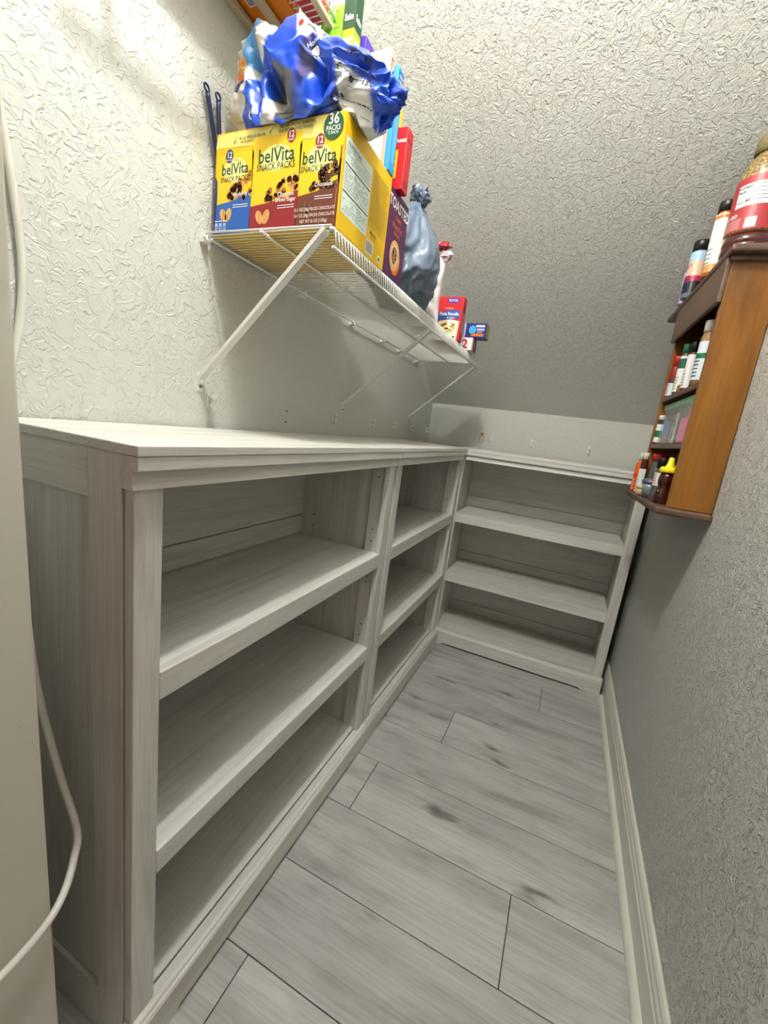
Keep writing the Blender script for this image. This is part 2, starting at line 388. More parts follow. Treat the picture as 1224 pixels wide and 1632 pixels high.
dup(bk, (0, .9125, 0), PI/2, 'middle whitewashed bookcase on the left wall, between the nearest one and the corner')
dup(bk, (.847-BW, 1.829, 0), 0, 'whitewashed bookcase across the back wall, facing the door')

# ------------------------------------------------------------------ lower wire shelf
SY0, SY1, SZ, SXF = .42, 1.885, 1.536, -.016
ws = thing('wire_shelf', 'white wire shelf on the left wall, carrying the groceries above the bookcases', 'wire shelf', (XL, SY0, SZ))
def L_(p): return (p[0]-XL, p[1]-SY0, p[2]-SZ)
bm = newbm(); tube(bm, [L_((XL+.012, SY0, SZ+.0035)), L_((-.022, SY0, SZ+.0035)), L_((-.0165, SY0, SZ)), L_((-.009, SY0, SZ-.038))], .0013, 6)
wme = bpy.data.meshes.new('wire'); bmesh.ops.recalc_face_normals(bm, faces=bm.faces); bm.to_mesh(wme); bm.free()
nw = int((SY1-SY0-.002)/.0127)
for i in range(nw+1): mobj('wire', wme, whitep, ws, (0, .002+i*.0127, 0))
def rod(name, a, b, r, par): 
    bm = newbm(); tube(bm, [L_(a), L_(b)], r, 10); return obj(name, bm, whitep, par)
rod('back_rod', (XL+.014, SY0-.01, SZ-.001), (XL+.014, SY1, SZ-.001), .003, ws)
rod('middle_rod', (-.19, SY0-.012, SZ-.001), (-.19, SY1, SZ-.001), .003, ws)
rod('front_rod', (-.022, SY0-.006, SZ-.001), (-.022, SY1, SZ-.001), .003, ws)
rod('lip_rod', (-.0095, SY0-.012, SZ-.038), (-.0095, SY1, SZ-.038), .003, ws)
rod('end_rod', (XL+.01, SY0-.004, SZ+.0075), (-.022, SY0-.004, SZ+.004), .0022, ws)
bm = newbm(); bx0 = L_((-.0120, 1.80, SZ-.043)); bx1 = L_((-.0050, SY1+.005, SZ+.004)); box(bm, bx0[0], bx1[0], bx0[1], bx1[1], bx0[2], bx1[2]); obj('end_cover', bm, plasticw, ws, bev=.0015)
for y in (SY0+.0, .80, 1.12, 1.40, 1.60, 1.86):
    bm = newbm(); a = L_((XL, y, SZ)); box(bm, 0, .013, a[1]-.009, a[1]+.009, -.012, .006)
    tube(bm, [(.004, a[1], -.004), (.02, a[1], -.004)], .0075, 12); obj('wall_clip', bm, plasticw, ws, bev=.001)
def brace(name, yf, zf, xt, yt, zt, label, holes=False):
    t = thing(name, label, 'shelf bracket', (XL, yf, zf), 0, 'diagonal braces under the wire shelf')
    A = Vector((XL+.007, yf, zf)); B = Vector((xt, yt, zt)); d = (B-A); Ln = d.length; d.normalize()
    s = Vector((0, 1, 0)); s = (s-s.dot(d)*d).normalized(); n = d.cross(s)
    O = Vector((XL, yf, zf))
    bm = newbm()
    # shallow U channel
    prof = [(-.0095, 0), (.0095, 0), (.0095, -.008), (.0080, -.008), (.0080, -.0015), (-.0080, -.0015), (-.0080, -.008), (-.0095, -.008)]
    if n.x < 0: n = -n
    r0 = [bm.verts.new(A-O+s*p+n*q) for p, q in prof]; r1 = [bm.verts.new(B-O+s*p+n*q) for p, q in prof]
    for i in range(8): bm.faces.new((r0[i], r0[(i+1) % 8], r1[(i+1) % 8], r1[i]))
    bm.faces.new(r0); bm.faces.new(r1)
    obj('channel', bm, whitep, t)
    bm = newbm(); box(bm, 0, .003, -.009, .009, -.028, .016); f = obj('foot_plate', bm, whitep, t, bev=.001)
    bm = newbm(); tube(bm, [(.003, 0, -.016), (.0055, 0, -.016)], .004, 10); obj('screw', bm, plain('screw_steel', (150, 148, 140), .4, .8), f)
    if holes:
        bm = newbm()
        for k in range(7):
            c = A-O+d*(Ln*(.55+k*.062))+n*.0006
            vs = [bm.verts.new(c+s*.0042*math.cos(a)+d*.0056*math.sin(a)) for a in [j*PI/4 for j in range(8)]]; bm.faces.new(vs)
        h = obj('slots', bm, plain('slot_shadow', (58, 55, 48), .8), t); h['kind'] = 'stuff'
    return t
brace('shelf_brace', .425, 1.225, -.03, .416, SZ-.006, 'diagonal white brace at the near end of the wire shelf')
brace('shelf_brace', 1.122, 1.228, -.03, 1.135, SZ-.006, 'diagonal white brace under the middle of the wire shelf')
brace('shelf_brace', 1.851, 1.231, -.03, 1.86, SZ-.010, 'diagonal white brace with dark slots at the far end of the wire shelf', True)

# small white hanging clips left on the walls
def clip(loc, rz, label, group):
    t = thing('wall_hook', label, 'wall hook', loc, rz, group); t.scale = (1.35, 1.35, 1.35)
    bm = newbm(); box(bm, -.005, .005, 0, .003, -.013, .013); obj('plate', bm, plasticw, t, bev=.001)
    for z in (.008, -.009):
        bm = newbm(); tube(bm, [(0, .002, z), (0, .008, z), (0, .013, z+.001)], .0042, 10); tube(bm, [(0, .011, z+.001), (0, .015, z+.001)], .0058, 10)
        k = obj('knob', bm, plasticw, t)
for y, lb in ((.454, 'white wall hook directly below the nearest shelf brace'), (1.053, 'white wall hook just left of the middle shelf brace'),
              (1.389, 'first white wall hook to the right of the middle shelf brace'), (1.638, 'second white wall hook to the right of the middle shelf brace'),
              (1.92, 'white wall hook just right of the farthest shelf brace'), (2.19, 'white wall hook in the far left corner of the left wall')):
    clip((XL, y, 1.177), -PI/2, lb, 'white hooks on the left wall')
for x, lb in ((.036, 'white wall hook on the back wall beside the tan wooden anchor'), (.269, 'white wall hook in the middle of the back wall'), (.571, 'white wall hook on the back wall nearest the spice rack')):
    clip((x, YB, 1.18), PI, lb, 'white hooks on the back wall')
t = thing('wall_anchor', 'small tan outlined anchor on the back wall in the corner above the bookcases', 'wall anchor', (-.024, YB, 1.173))
tn = plain('raw_plaster_tan', (176, 132, 88), .8)
for d in ((-.012, -.009, -.003, 0, -.03, .03), (.009, .012, -.003, 0, -.03, .03), (-.009, .009, -.003, 0, .024, .03), (-.009, .009, -.003, 0, -.03, -.027)):
    bxo('frame_strip', d, tn, t, .0004)
bxo('rust_spot', (-.006, .006, -.0035, 0, .012, .024), plain('rust', (150, 96, 52), .8), t, .001)
for y, z in ((.774, 1.178), (.772, 1.143)):
    bm = newbm(); tube(bm, [(XL-.001, y, z), (XL+.0012, y, z)], .0032, 8)
    o = obj('screw_hole', bm, plain('hole_dark', (96, 90, 78), .8)); tag(o, 'tiny dark screw hole in the left wall, %s' % ('the upper one' if z > 1.16 else 'the lower one'), 'screw hole')

# ------------------------------------------------------------------ upper shelf
US = 2.005
us = thing('upper_shelf', 'narrow beige slatted shelf high on the left wall above the wire shelf', 'shelf', (XL, .12, US))
sl = plain('beige_painted_slat', (188, 172, 146), .5)
for x in (0, .062): bxo('slat', (x, x+.017, 0, .62, 0, .012), sl, us, .002)
bxo('slat', (.183, .198, 0, .62, 0, .012), sl, us, .002)
for y in (.05, .3, .59): bxo('cross_bar', (0, .2, y, y+.014, .0122, .017), sl, us, .001)
ob_ = thing('carton', 'orange carton on the upper slatted shelf, seen from below', 'box', (XL+.006, .14, US+.018))
bxo('carton_body', (0, .112, 0, .415, 0, .30), PM('carton_orange', (232, 126, 20)), ob_, .002)
p = Print((0, 0, 0), (1, 0, 0), (0, -1, 0)); p.O = Vector((0, 0, 0))
p.rect(.022, -.36, .05, -.335, white); 
for k in range(9): p.rect(.025+k*.0026, -.357, .0265+k*.0026, -.338, dblue, 1)
p.build('barcode', ob_)
p = Print((.112, 0, 0), (0, 1, 0), (0, 0, 1)); p.rect(.02, .03, .4, .26, PM('print_amber', (246, 150, 24)))
for k in range(5): p.rect(.3, .02+k*.02, .39, .026+k*.02, PM('print_dark_orange', (190, 92, 10)), 1)
p.build('printed_side', ob_)
bk2 = thing('wire_basket', 'white wire basket beside the orange carton on the upper shelf', 'basket', (-.242, .3, US+.018))
for k in range(26):
    bm = newbm(); y = k*.0135; tube(bm, [(0, y, .12), (0, y, 0), (.078, y, 0), (.085, y, .12)], .0016, 6); obj('wire', bm, whitep, bk2)
for a, b in (((0, 0, .12), (0, .34, .12)), ((.085, 0, .12), (.085, .34, .12)), ((0, 0, .12), (.085, 0, .12)), ((0, .34, .12), (.085, .34, .12)), ((.078, 0, 0), (.078, .34, 0)), ((.082, 0, .06), (.082, .34, .06))):
    bm = newbm(); tube(bm, [a, b], .0024, 8); obj('rim_rod', bm, whitep, bk2)
rp = thing('food_packet', 'red and white packet lying in the wire basket', 'packet', (-.236, .42, US+.022))
bxo('packet_body', (0, .05, 0, .17, 0, .05), PM('packet_red', (212, 50, 62)), rp, .012)
bxo('packet_seal', (.005, .045, .17, .18, .02, .024), white, rp, .001)

# ------------------------------------------------------------------ cartons on the wire shelf
T0 = SZ + .0055                                                        # top of the wires
def carton(name, label, x0, x1, y0, y1, z0, z1, mat, bev=.0012, group=None):
    t = thing(name, label, 'box', (x0, y0, z0), 0, group)
    bxo('carton_body', (0, x1-x0, 0, y1-y0, 0, z1-z0), mat, t, bev)
    return t
BX0, BX1, BY0, BY1, BZ1 = -.345, -.02, .43, .652, 1.742
yb = carton('snack_box', 'big yellow box of biscuit snack packs at the near end of the wire shelf', BX0, BX1, BY0, BY1, T0, BZ1, yellow)
w, h = BX1-BX0, BZ1-T0
p = Print((0, 0, 0), (1, 0, 0), (0, 0, 1))
def R(u0, v0, u1, v1, m, l=0): p.rect(u0*w, v0*h, u1*w, v1*h, m, l)
def P_(pts, m, l=0): p.poly([(a*w, b*h) for a, b in pts], m, l)
P_([(.0, .86), (.99, .80), (.92, .985), (.02, .985)], paley)
P_([(.004, .01), (.33, .01), (.33, .34), (.1, .34), (.02, .55), (.004, .6)], dblue)
P_([(.32, .01), (.72, .01), (.72, .25), (.32, .25)], dred)
P_([(.70, .01), (.995, .01), (.995, .62), (.94, .50), (.88, .33), (.70, .27)], brown)
P_([(.86, .5), (.995, .72), (.995, .4)], PM('print_rust', (150, 72, 34)), 0)
# three pouches
def pouch(u0, u1, v1, cbot, split, badge, bu, bv, txt, kc, bsz):
    sh = PM('print_pouch_yellow', (246, 200, 20))
    P_([(u0, .04), (u1-.01, .04), (u1-.004, .4), (u1, v1-.03), (u1-.01, v1), (u0+.01, v1), (u0, v1-.03), (u0+.008, .4)], sh, 1)
    P_([(u0, .04), (u1-.01, .04), (u1-.006, split+.1), (u0+(u1-u0)*.5, split+.01), (u0+.006, split-.02)], cbot, 2)
    cu = (u0+u1)/2
    p.ell(cu*w, (bv+.03)*h, .24*(u1-u0)*w*1.3, .12*h, PM('print_cream', (250, 236, 150)), 2)
    p.text('belVita', cu*w, (bv-.005)*h, bsz*h, dgreen, 3, .012, .9)
    p.text('SNACK PACKS', cu*w, (bv-.075)*h, bsz*.47*h, dgreen, 3, .01, .86)
    for k in range(4):
        a = .9+k*.35; p.ell(cu*w+(.02+.012*k-.02)*w*1.3, (bv+.115+.018*math.sin(a*2))*h, .003*w, .02*h, PM('print_leaf', (60, 120, 40)), 3, -.6+.3*k, 8)
    rn = random.Random(int(u0*100))
    for k in range(30):
        uu = cu+(rn.random()-.25)*(u1-u0)*.62; vv = split+.03+(rn.random())*.17*(uu-u0)/(u1-u0)*1.5
        p.ell(uu*w, vv*h, .020*w, .030*h, kc[k % 2], 3, rn.random()*3, 10)
        for q in range(3): p.ell((uu+(rn.random()-.5)*.02)*w, (vv+(rn.random()-.5)*.04)*h, .0025*w, .005*h, kc[2], 4, 0, 6)
    for k, rt in ((0, .45), (1, -.35)):
        uu, vv = u0+(u1-u0)*(.22+.14*k), split-.13
        p.ell(uu*w, vv*h, .026*w, .072*h, kc[1], 3, rt, 14)
        for q in range(5): p.ell((uu+(rn.random()-.5)*.016)*w, (vv+(q-2)*.022)*h, .004*w, .006*h, kc[2], 4, 0, 6)
    p.text(txt[0], (u1-.1)*w, (split+.05)*h, .055*h, white, 4, .015, .9)
    if len(txt) > 1: p.text(txt[1], (u1-.1)*w, (split-.0)*h, .055*h, white, 4, .015, .9)
    for k in range(2): R(u1-.16, split-.04-.022*k, u1-.03, split-.033-.022*k, white, 4)
    p.ell(bu*w, (v1-.03)*h, .032*w, .063*h, badge, 5, 0, 22)
    p.text('12', bu*w, (v1-.05)*h, .085*h, white, 6, .02, .9); p.text('PACKS', bu*w, (v1-.08)*h, .026*h, white, 6, .01)
kb = (cookie, PM('print_biscuit_dark', (160, 92, 34)), brown)
pouch(.02, .33, .80, blue, .33, dblue, .125, .60, ('Blueberry',), (cookie, cookie2, brown), .15)
pouch(.69, .985, .805, brown, .33, dred, .835, .595, ('Chocolate',), (choc, PM('print_cocoa', (96, 56, 36)), cookie), .16)
pouch(.315, .705, .90, dred, .28, dred, .62, .66, ('Cinnamon', 'Brown Sugar'), (cookie, cookie2, brown), .185)
p.ell(.922*w, .885*h, .068*w, .118*h, green, 6, 0, 28)
p.text('36', .922*w, .90*h, .13*h, white, 7, .02, .9); p.text('PACKS', .922*w, .845*h, .06*h, white, 7, .012, .9); p.text('12 EACH', .922*w, .815*h, .035*h, white, 7, .01, .9)
p.text('8-11g WHOLE GRAIN', .31*w, .905*h, .04*h, dgreen, 6, .008, .9); p.text('PER 28g SERVING', .27*w, .872*h, .026*h, dgreen, 6, .008, .9)
p.text('NO ARTIFICIAL FLAVORS,', .66*w, .945*h, .042*h, dgreen, 6, .008, .9); p.text('COLORS or SWEETENERS', .645*w, .905*h, .042*h, dgreen, 6, .008, .9)
for a, b in ((.155, .90), (.445, .935)):
    P_([(a, b), (a+.008, b-.022), (a+.032, b+.045), (a+.009, b-.005)], dgreen, 6)
for k in range(3):
    p.rect((.02+.036*k)*w, .045*h, (.045+.036*k)*w, .125*h, PM('print_pale_blue', (170, 190, 225)), 6)
    R(.024+.036*k, .06, .041+.036*k, .07, blue, 7); R(.024+.036*k, .08, .041+.036*k, .09, blue, 7); R(.018+.036*k, .14, .047+.036*k, .15, white, 6)
p.text('NET WT 2.25 LB', .40*w, .02*h, .035*h, tan, 6, .01)
for k in range(3): p.text('12-1 OZ (28g) PACKS CHOCOLATE' if k < 2 else 'NET WT 36 OZ (1.02kg)', .83*w, (.17-.055*k)*h, .042*h, PM('print_cream_text', (232, 214, 206)), 6, .012, .75)
p.build('printed_front', yb)
# long side with the nutrition panel
d_ = BY1-BY0
p = Print((w, 0, 0), (0, 1, 0), (0, 0, 1))
p.poly([(.04*d_, .17*h), (.55*d_, .17*h), (.55*d_, .83*h), (.04*d_, .83*h)], palegreen)
p.text('Nutrition Facts', .2*d_, .765*h, .055*h, black, 1, .01, .8)
for v_, t_ in ((.745, .004), (.60, .012), (.36, .012)): p.rect(.05*d_, v_*h, .54*d_, (v_+t_)*h, black, 1)
rn = random.Random(3)
for k in range(22):
    vv = .2+k*.0245
    if abs(vv-.6) < .02 or abs(vv-.36) < .02: continue
    u = .06
    while u < .52:
        L0 = .02+rn.random()*.05
        if rn.random() < .72: p.rect(u*d_, vv*h, min(u+L0, .53)*d_, (vv+.008)*h, grey, 1)
        u += L0+.012
p.poly([(.57*d_, .30*h), (.97*d_, .30*h), (.97*d_, .86*h), (.57*d_, .86*h)], PM('print_mustard', (214, 172, 10)))
for k in range(18):
    vv = .84-k*.028; p.rect(.59*d_, vv*h, (.9+.06*rn.random())*d_, (vv+.006)*h, PM('print_mustard_dark', (140, 112, 18)), 1)
p.text('Mondelez', .70*d_, .24*h, .05*h, black, 1, .005, .8); p.text('International', .70*d_, .205*h, .03*h, black, 1, 0, .8)
p.rect(.56*d_, .03*h, .72*d_, .17*h, white)
for k in range(14): p.rect((.575+.0095*k)*d_, .045*h, (.575+.0095*k+.003+.003*(k % 3 == 0))*d_, .155*h, black, 1)
p.rect(.84*d_, .04*h, .91*d_, .11*h, white); p.rect(.855*d_, .055*h, .895*d_, .095*h, PM('print_mustard_dark', (140, 112, 18)), 1)
p.rect(.5*d_, .0*h, .502*d_, .17*h, PM('print_crease', (250, 220, 90)))
p.build('printed_side', yb)

# toasted chips box
tb = carton('cracker_box', 'purple box of toasted crackers next to the big yellow box', -.098, -.024, .66, .776, T0, 1.735, purple)
p = Print((.074, 0, 0), (0, 1, 0), (0, 0, 1)); dd, hh = .116, 1.735-T0
p.text('TOASTED', .5*dd, .80*hh, .17*hh, white, 1, .02, .85); p.text('CHIPS', .5*dd, .70*hh, .07*hh, orange, 1, .01)
p.text('ROASTED', .5*dd, .60*hh, .075*hh, orange, 1, .012); p.text('GARLIC', .5*dd, .53*hh, .06*hh, orange, 1, .012)
p.ell(.56*dd, .25*hh, .26*dd, .17*hh, orange, 1); p.ell(.5*dd, .30*hh, .27*dd, .18*hh, cookie2, 2); p.ell(.5*dd, .30*hh, .2*dd, .13*hh, tan, 3); p.ell(.48*dd, .30*hh, .13*dd, .10*hh, choc, 4)
rn = random.Random(9)
for k in range(14): p.ell((.5+.16*(rn.random()-.5))*dd, (.30+.16*(rn.random()-.5))*hh, .02*dd, .015*hh, cookie2, 5, 0, 6)
p.rect(0, 0, dd, .02*hh, dblue, 1); p.build('printed_side', tb)
# red box and yellow box lying on the cracker box
rb = carton('cracker_box', 'small red box with a yellow patch, standing on the purple box', -.050, -.010, .685, .72, 1.736, 1.868, red)
p = Print((0, 0, 0), (1, 0, 0), (0, 0, 1)); p.rect(0, .025, .02, .085, yellow); p.text('Cheez', .02, .1, .014, white, 1, .02)
for k in range(3): p.rect(.003, .035+.015*k, .014, .042+.015*k, black, 1)
p.build('printed_front', rb)
p = Print((.04, 0, 0), (0, 1, 0), (0, 0, 1)); p.rect(.004, .01, .031, .02, dred, 0); p.rect(.004, .105, .031, .11, dred, 0); p.build('printed_side', rb)
cb = carton('cereal_box', 'yellow box with black lettering behind the blue bag, left of the small red box', -.115, -.053, .685, .735, 1.736, 1.93, PM('carton_gold', (232, 196, 40)))
p = Print((0, 0, 0), (1, 0, 0), (0, 0, 1)); p.text('Cheerios', .031, .09, .02, black, 0, .01, .8); p.ell(.048, .07, .006, .009, red); 
for k in range(4): p.rect(.03, .02+.01*k, .055, .025+.01*k, brown)
p.build('printed_front', cb)
p = Print((.062, 0, 0), (0, 1, 0), (0, 0, 1)); 
for k in range(6): p.rect(.006, .05+.02*k, .044, .055+.02*k, cookie, 0)
p.build('printed_side', cb)

# cartons standing on the big yellow box, behind the blue bag
wb = carton('flat_carton', 'tall white carton with a beige edge standing on the yellow box', -.079, -.028, .595, .615, BZ1+.001, 1.962, PM('carton_white', (232, 228, 216)))
p = Print((0, 0, 0), (1, 0, 0), (0, 0, 1))
for v_ in (.205, .192, .18, .165, .15, .135, .12): p.rect(.006, v_, .046, v_+.0012, grey)
p.build('printed_front', wb)
p = Print((.051, 0, 0), (0, 1, 0), (0, 0, 1)); p.rect(.0005, .0, .0195, .219, tan); p.rect(.004, .15, .016, .205, PM('print_maroon', (150, 70, 66)), 1); p.rect(.007, .155, .013, .2, tan, 2)
p.build('printed_side', wb)
bb_ = carton('flat_carton', 'light blue carton standing right behind the tall white carton', -.075, -.018, .618, .648, BZ1+.001, 1.945, PM('carton_sky_blue', (52, 150, 220)))
p = Print((.057, 0, 0), (0, 1, 0), (0, 0, 1)); p.rect(.002, .15, .028, .195, blue); p.rect(.006, .02, .024, .12, PM('print_azure', (90, 180, 236)), 0)
for k in range(4): p.rect(.006, .155+.01*k, .024, .158+.01*k, white, 1)
p.build('printed_side', bb_)
vb = carton('pasta_box', 'violet and yellow box standing behind the blue bag, right of the green box', -.128, -.098, .60, .645, BZ1+.001, 2.0, PM('carton_bright_yellow', (246, 206, 14)))
hh = 2.0-BZ1-.001
p = Print((0, 0, 0), (1, 0, 0), (0, 0, 1)); p.rect(0, hh-.055, .03, hh, violet); p.rect(0, hh-.058, .03, hh-.054, pink, 1); p.ell(.02, hh-.075, .004, .004, orange); p.build('printed_front', vb)
p = Print((.03, 0, 0), (0, 1, 0), (0, 0, 1)); p.rect(0, hh-.05, .045, hh, violet); p.rect(.012, hh-.06, .036, hh-.015, pink, 1); p.poly([(0, hh-.05), (.045, hh-.05), (.045, hh-.16)], violet, 0)
p.text('PASTA', .024, hh-.04, .014, orange, 2, .02, .7); p.build('printed_side', vb)
# olive box and green pouch
gx = carton('rice_box', 'narrow olive green box with dark green top on the yellow box', -.132, -.104, .558, .588, BZ1+.001, 2.06, olive)
hh = 2.06-BZ1-.001
for pr_, ww in ((Print((0, 0, 0), (1, 0, 0), (0, 0, 1)), .028), (Print((.028, 0, 0), (0, 1, 0), (0, 0, 1)), .03)):
    pr_.rect(0, hh-.075, ww, hh, dgreen); pr_.text('Suite', ww/2, hh-.06, .017, white, 1, .02, .62)
    pr_.text('EASY', ww/2, hh-.105, .02, white, 1, .03, .5); pr_.text('RICE', ww/2, hh-.13, .02, white, 1, .03, .55)
    for k in range(3): pr_.rect(.006, hh-.145-.012*k, ww-.006, hh-.141-.012*k, white, 1)
    pr_.rect(.004, hh-.20, ww-.006, hh-.178, white, 1)
    pr_.build('printed_side', gx)
def pillow(name, mat, W_, H_, T_, parent, crumple=.004, seed=0, nx=22, nz=30, loc=None):
    """stuffed flat pouch in the local x-z plane"""
    bm = newbm(); g = {}
    for s in (-1, 1):
        for i in range(nx+1):
            for k in range(nz+1):
                u, v = i/nx*2-1, k/nz*2-1
                edge = (max(0, 1-abs(u)**2.6)*max(0, 1-abs(v)**2.6))
                if edge == 0 and s == 1: g[s, i, k] = g[-1, i, k]; continue
                n = noise.noise(Vector((u*3+seed, v*3, s*5)))*crumple*edge**.3*2
                g[s, i, k] = bm.verts.new((u*W_/2*(1-.04*math.cos(v*3)), s*T_/2*edge**.5+n, (v+1)*H_/2))
        for i in range(nx):
            for k in range(nz):
                q = [g[s, i, k], g[s, i+1, k], g[s, i+1, k+1], g[s, i, k+1]]
                if len(set(q)) == 4: bm.faces.new(q).smooth = True
    return obj(name, bm, mat, parent, loc)
gp = thing('rice_pouch', 'bright green pouch with a bowl of food printed on it, behind the blue bag', 'pouch', (-.168, .58, BZ1+.001))
po = pillow('pouch_body', PM('pouch_green', (120, 200, 40), .25), .07, .31, .02, gp, .003, 2)
def bvh_of(o): 
    me = o.data; return BVHTree.FromPolygons([v.co.copy() for v in me.vertices], [tuple(q.vertices) for q in me.polygons])
def wrap_on(tree, O, U, V, dirn, eps=.0006, far=.3):
    O, U, V, D = Vector(O), Vector(U), Vector(V), Vector(dirn).normalized()
    def f(u, v, l):
        s = O+u*U+v*V; hit = tree.ray_cast(s-D*far, D)
        return hit[0]-D*(eps+.0003*l) if hit[0] is not None else None
    return f
p = Print((0, 0, 0), (1, 0, 0), (0, 0, 1), wrap_on(bvh_of(po), (0, 0, 0), (1, 0, 0), (0, 0, 1), (0, 1, 0)))
def wdisc(p, u, v, a, b, m, l):
    for k in range(16):
        t0, t1 = 2*PI*k/16, 2*PI*(k+1)/16
        for r0, r1 in ((.001, .5), (.5, 1)):
            p.poly([(u+a*r0*math.cos(t0), v+b*r0*math.sin(t0)), (u+a*r1*math.cos(t0), v+b*r1*math.sin(t0)), (u+a*r1*math.cos(t1), v+b*r1*math.sin(t1)), (u+a*r0*math.cos(t1), v+b*r0*math.sin(t1))], m, l)
wdisc(p, -.004, .222, .026, .026, white, 0); wdisc(p, -.004, .222, .022, .022, cookie, 1)
rn = random.Random(5)
for k in range(26): wdisc(p, -.004+.034*(rn.random()-.5), .222+.034*(rn.random()-.5), .003, .003, (yellow, choc, cookie2, white)[k % 4], 2)
for k in range(4): p.rect(-.02, .262+.011*k, .0+.02*rn.random(), .264+.011*k, PM('print_light_green', (80, 160, 30)), 0)
p.build('printed_front', gp)

# ------------------------------------------------------------------ blue crumpled bag on the yellow box
bb3 = thing('snack_bag', 'large crumpled blue and silver snack bag lying on the yellow box', 'bag', (-.14, .475, BZ1))
def crumple_mesh(cx, cy, cz, rx, ry, rz, nu, nv, floor, fold, seed, power=.75):
    bm = newbm(); rows_ = []
    for j in range(nv+1):
        ph = -PI/2+PI*j/nv; row = []
        for i in range(nu):
            th = 2*PI*i/nu
            c, s = math.cos(ph), math.sin(ph)
            ct, st = math.cos(th), math.sin(th)
            sg = lambda q: math.copysign(abs(q)**power, q)
            d = Vector((sg(c)*sg(ct), sg(c)*sg(st), sg(s)))
            q = Vector((d.x*rx, d.y*ry, d.z*rz))
            a = noise.noise(Vector((d.x*1.7+seed, d.y*1.7, d.z*1.7)))
            rdg = 1-abs(noise.noise(Vector((d.x*2.6+seed*2, d.y*2.6, d.z*2.6+a))))*2
            rdg2 = 1-abs(noise.noise(Vector((d.x*6+seed*3, d.y*6, d.z*6+a*2))))*2
            k = 1+fold*(1.0*a+.8*(rdg-.6)+.16*(rdg2-.6))
            q = q*k
            q = Vector((q.x+cx, q.y+cy, q.z+cz))
            q = floor(q)
            row.append(bm.verts.new(q))
        rows_.append(row)
    for a, b in zip(rows_, rows_[1:]):
        for i in range(nu):
            bm.faces.new((a[i], a[(i+1) % nu], b[(i+1) % nu], b[i]))
    bmesh.ops.remove_doubles(bm, verts=bm.verts, dist=1e-5)
    return bm
def fl_(q):      # local: origin at (-.14,.475,BZ1)
    over = (q.x > -.02+.14+.004) or (q.y < .43-.475-.004)
    lim = .0025
    if over:
        dpt = max(q.x-.124, -.049-q.y, 0); lim = .0025-min(dpt*2.2, .055)
    if q.z < lim: q.z = lim
    # upper right falls away, left corner droops
    return q
bm = crumple_mesh(0, 0, .078, .187, .066, .105, 300, 190, fl_, .17, 3.3)
def gs(x, c, w_): return math.exp(-((x-c)/w_)**2)
for v in bm.verts:
    x, y, z = v.co
    if z > .002 and x > -.02: v.co.z = .0025+(z-.0025)*(1-.46*min(1, max(0, (x+.02)/.19)))
    if x > 0: v.co.x = x*1.04
    v.co.x -= .009*max(0, z-.06)/.1
    if y < .02:                                                       # deep folds in the front
        d = .060*gs(x+.35*z, -.028, .020)*gs(z, .055, .05) + .035*gs(x-.3*z, .045, .013)*gs(z, .05, .05) + .028*gs(x+.15*z, -.085, .011)*gs(z, .08, .06)
        d = d*min(1, max(0, (z-.004)/.02))+.005*gs(math.sin(x*40+z*25+1.2), 0, .35)*gs(z, .09, .05)
        v.co.y += d
    v.co.z += (.012*gs(x, -.105, .016)-.016*gs(x, -.045, .02)+.010*gs(x, .01, .02))*min(1, max(0, (z-.06)/.06))
def sst(a_, b_, t): t = min(1, max(0, (t-a_)/(b_-a_))); return t*t*(3-2*t)
PB, PSL, PN, PSK, PSHADE, PW = [Vector([lin(q) for q in c]) for c in ((20, 76, 200), (208, 203, 190), (10, 32, 108), (60, 150, 214), (74, 74, 72), (226, 228, 226))]
me = bpy.data.meshes.new('bag_body'); bmesh.ops.recalc_face_normals(bm, faces=bm.faces)
for f in bm.faces: f.smooth = True
bm.to_mesh(me); bm.free()
ca = me.color_attributes.new('print', 'FLOAT_COLOR', 'POINT')  # bag print, plus painted shade in the central fold
for i, v in enumerate(me.vertices):
    x, y, z = v.co; n = noise.noise(Vector((x*9, z*9, 1.3)))*.014
    col = PB.lerp(PN, sst(.003, .006, noise.noise(Vector((x*14, z*11, 4)))*.014))
    e = -.118+n+(.10-z)*-.25+(z-.05)*.35-x
    col = col.lerp(PW, sst(-.008, -.004, e)); col = col.lerp(PSL, sst(-.002, .002, e))
    m_ = min(x-(.098+n), .162-x-n*.5, .085-.5*(x-.07)-z, .09-y)
    col = col.lerp(PW, sst(-.0025, .0025, m_)*.96)
    m_ = min(x+.056-n, .006-x+n, .095-(x+.045)*.5-z, .05-y, z+.01+x*.3)
    col = col.lerp(PSHADE, sst(-.0025, .0025, m_))  # dark of the deep centre fold, painted into the bag colour as shade
    m_ = min(x+.078-n, -.040-x, .05+x*.5+n-z+.03, .02-y)
    col = col.lerp(PSL, sst(-.0025, .0025, m_)*.85)
    m_ = min(z-(.148-n), -.075-x, x+.12); col = col.lerp(PSL, sst(-.0025, .0025, m_))
    m_ = min(z-(.105-n), -.098-x, x+.135-n); col = col.lerp(PSK, sst(-.0025, .0025, m_)*.9)
    m_ = min(z-.125, x-.0-n, .045-x); col = col.lerp(PW, sst(-.0025, .0025, m_)*.9)
    ca.data[i].color = (*col, 1)
fo = bpy.data.materials.new('printed_foil'); fo.use_nodes = True; nt = fo.node_tree; bs = nt.nodes['Principled BSDF']
at_ = nt.nodes.new('ShaderNodeAttribute'); at_.attribute_name = 'print'; nt.links.new(at_.outputs['Color'], bs.inputs['Base Color'])
bs.inputs['Roughness'].default_value = .3; bs.inputs['Coat Weight'].default_value = .25
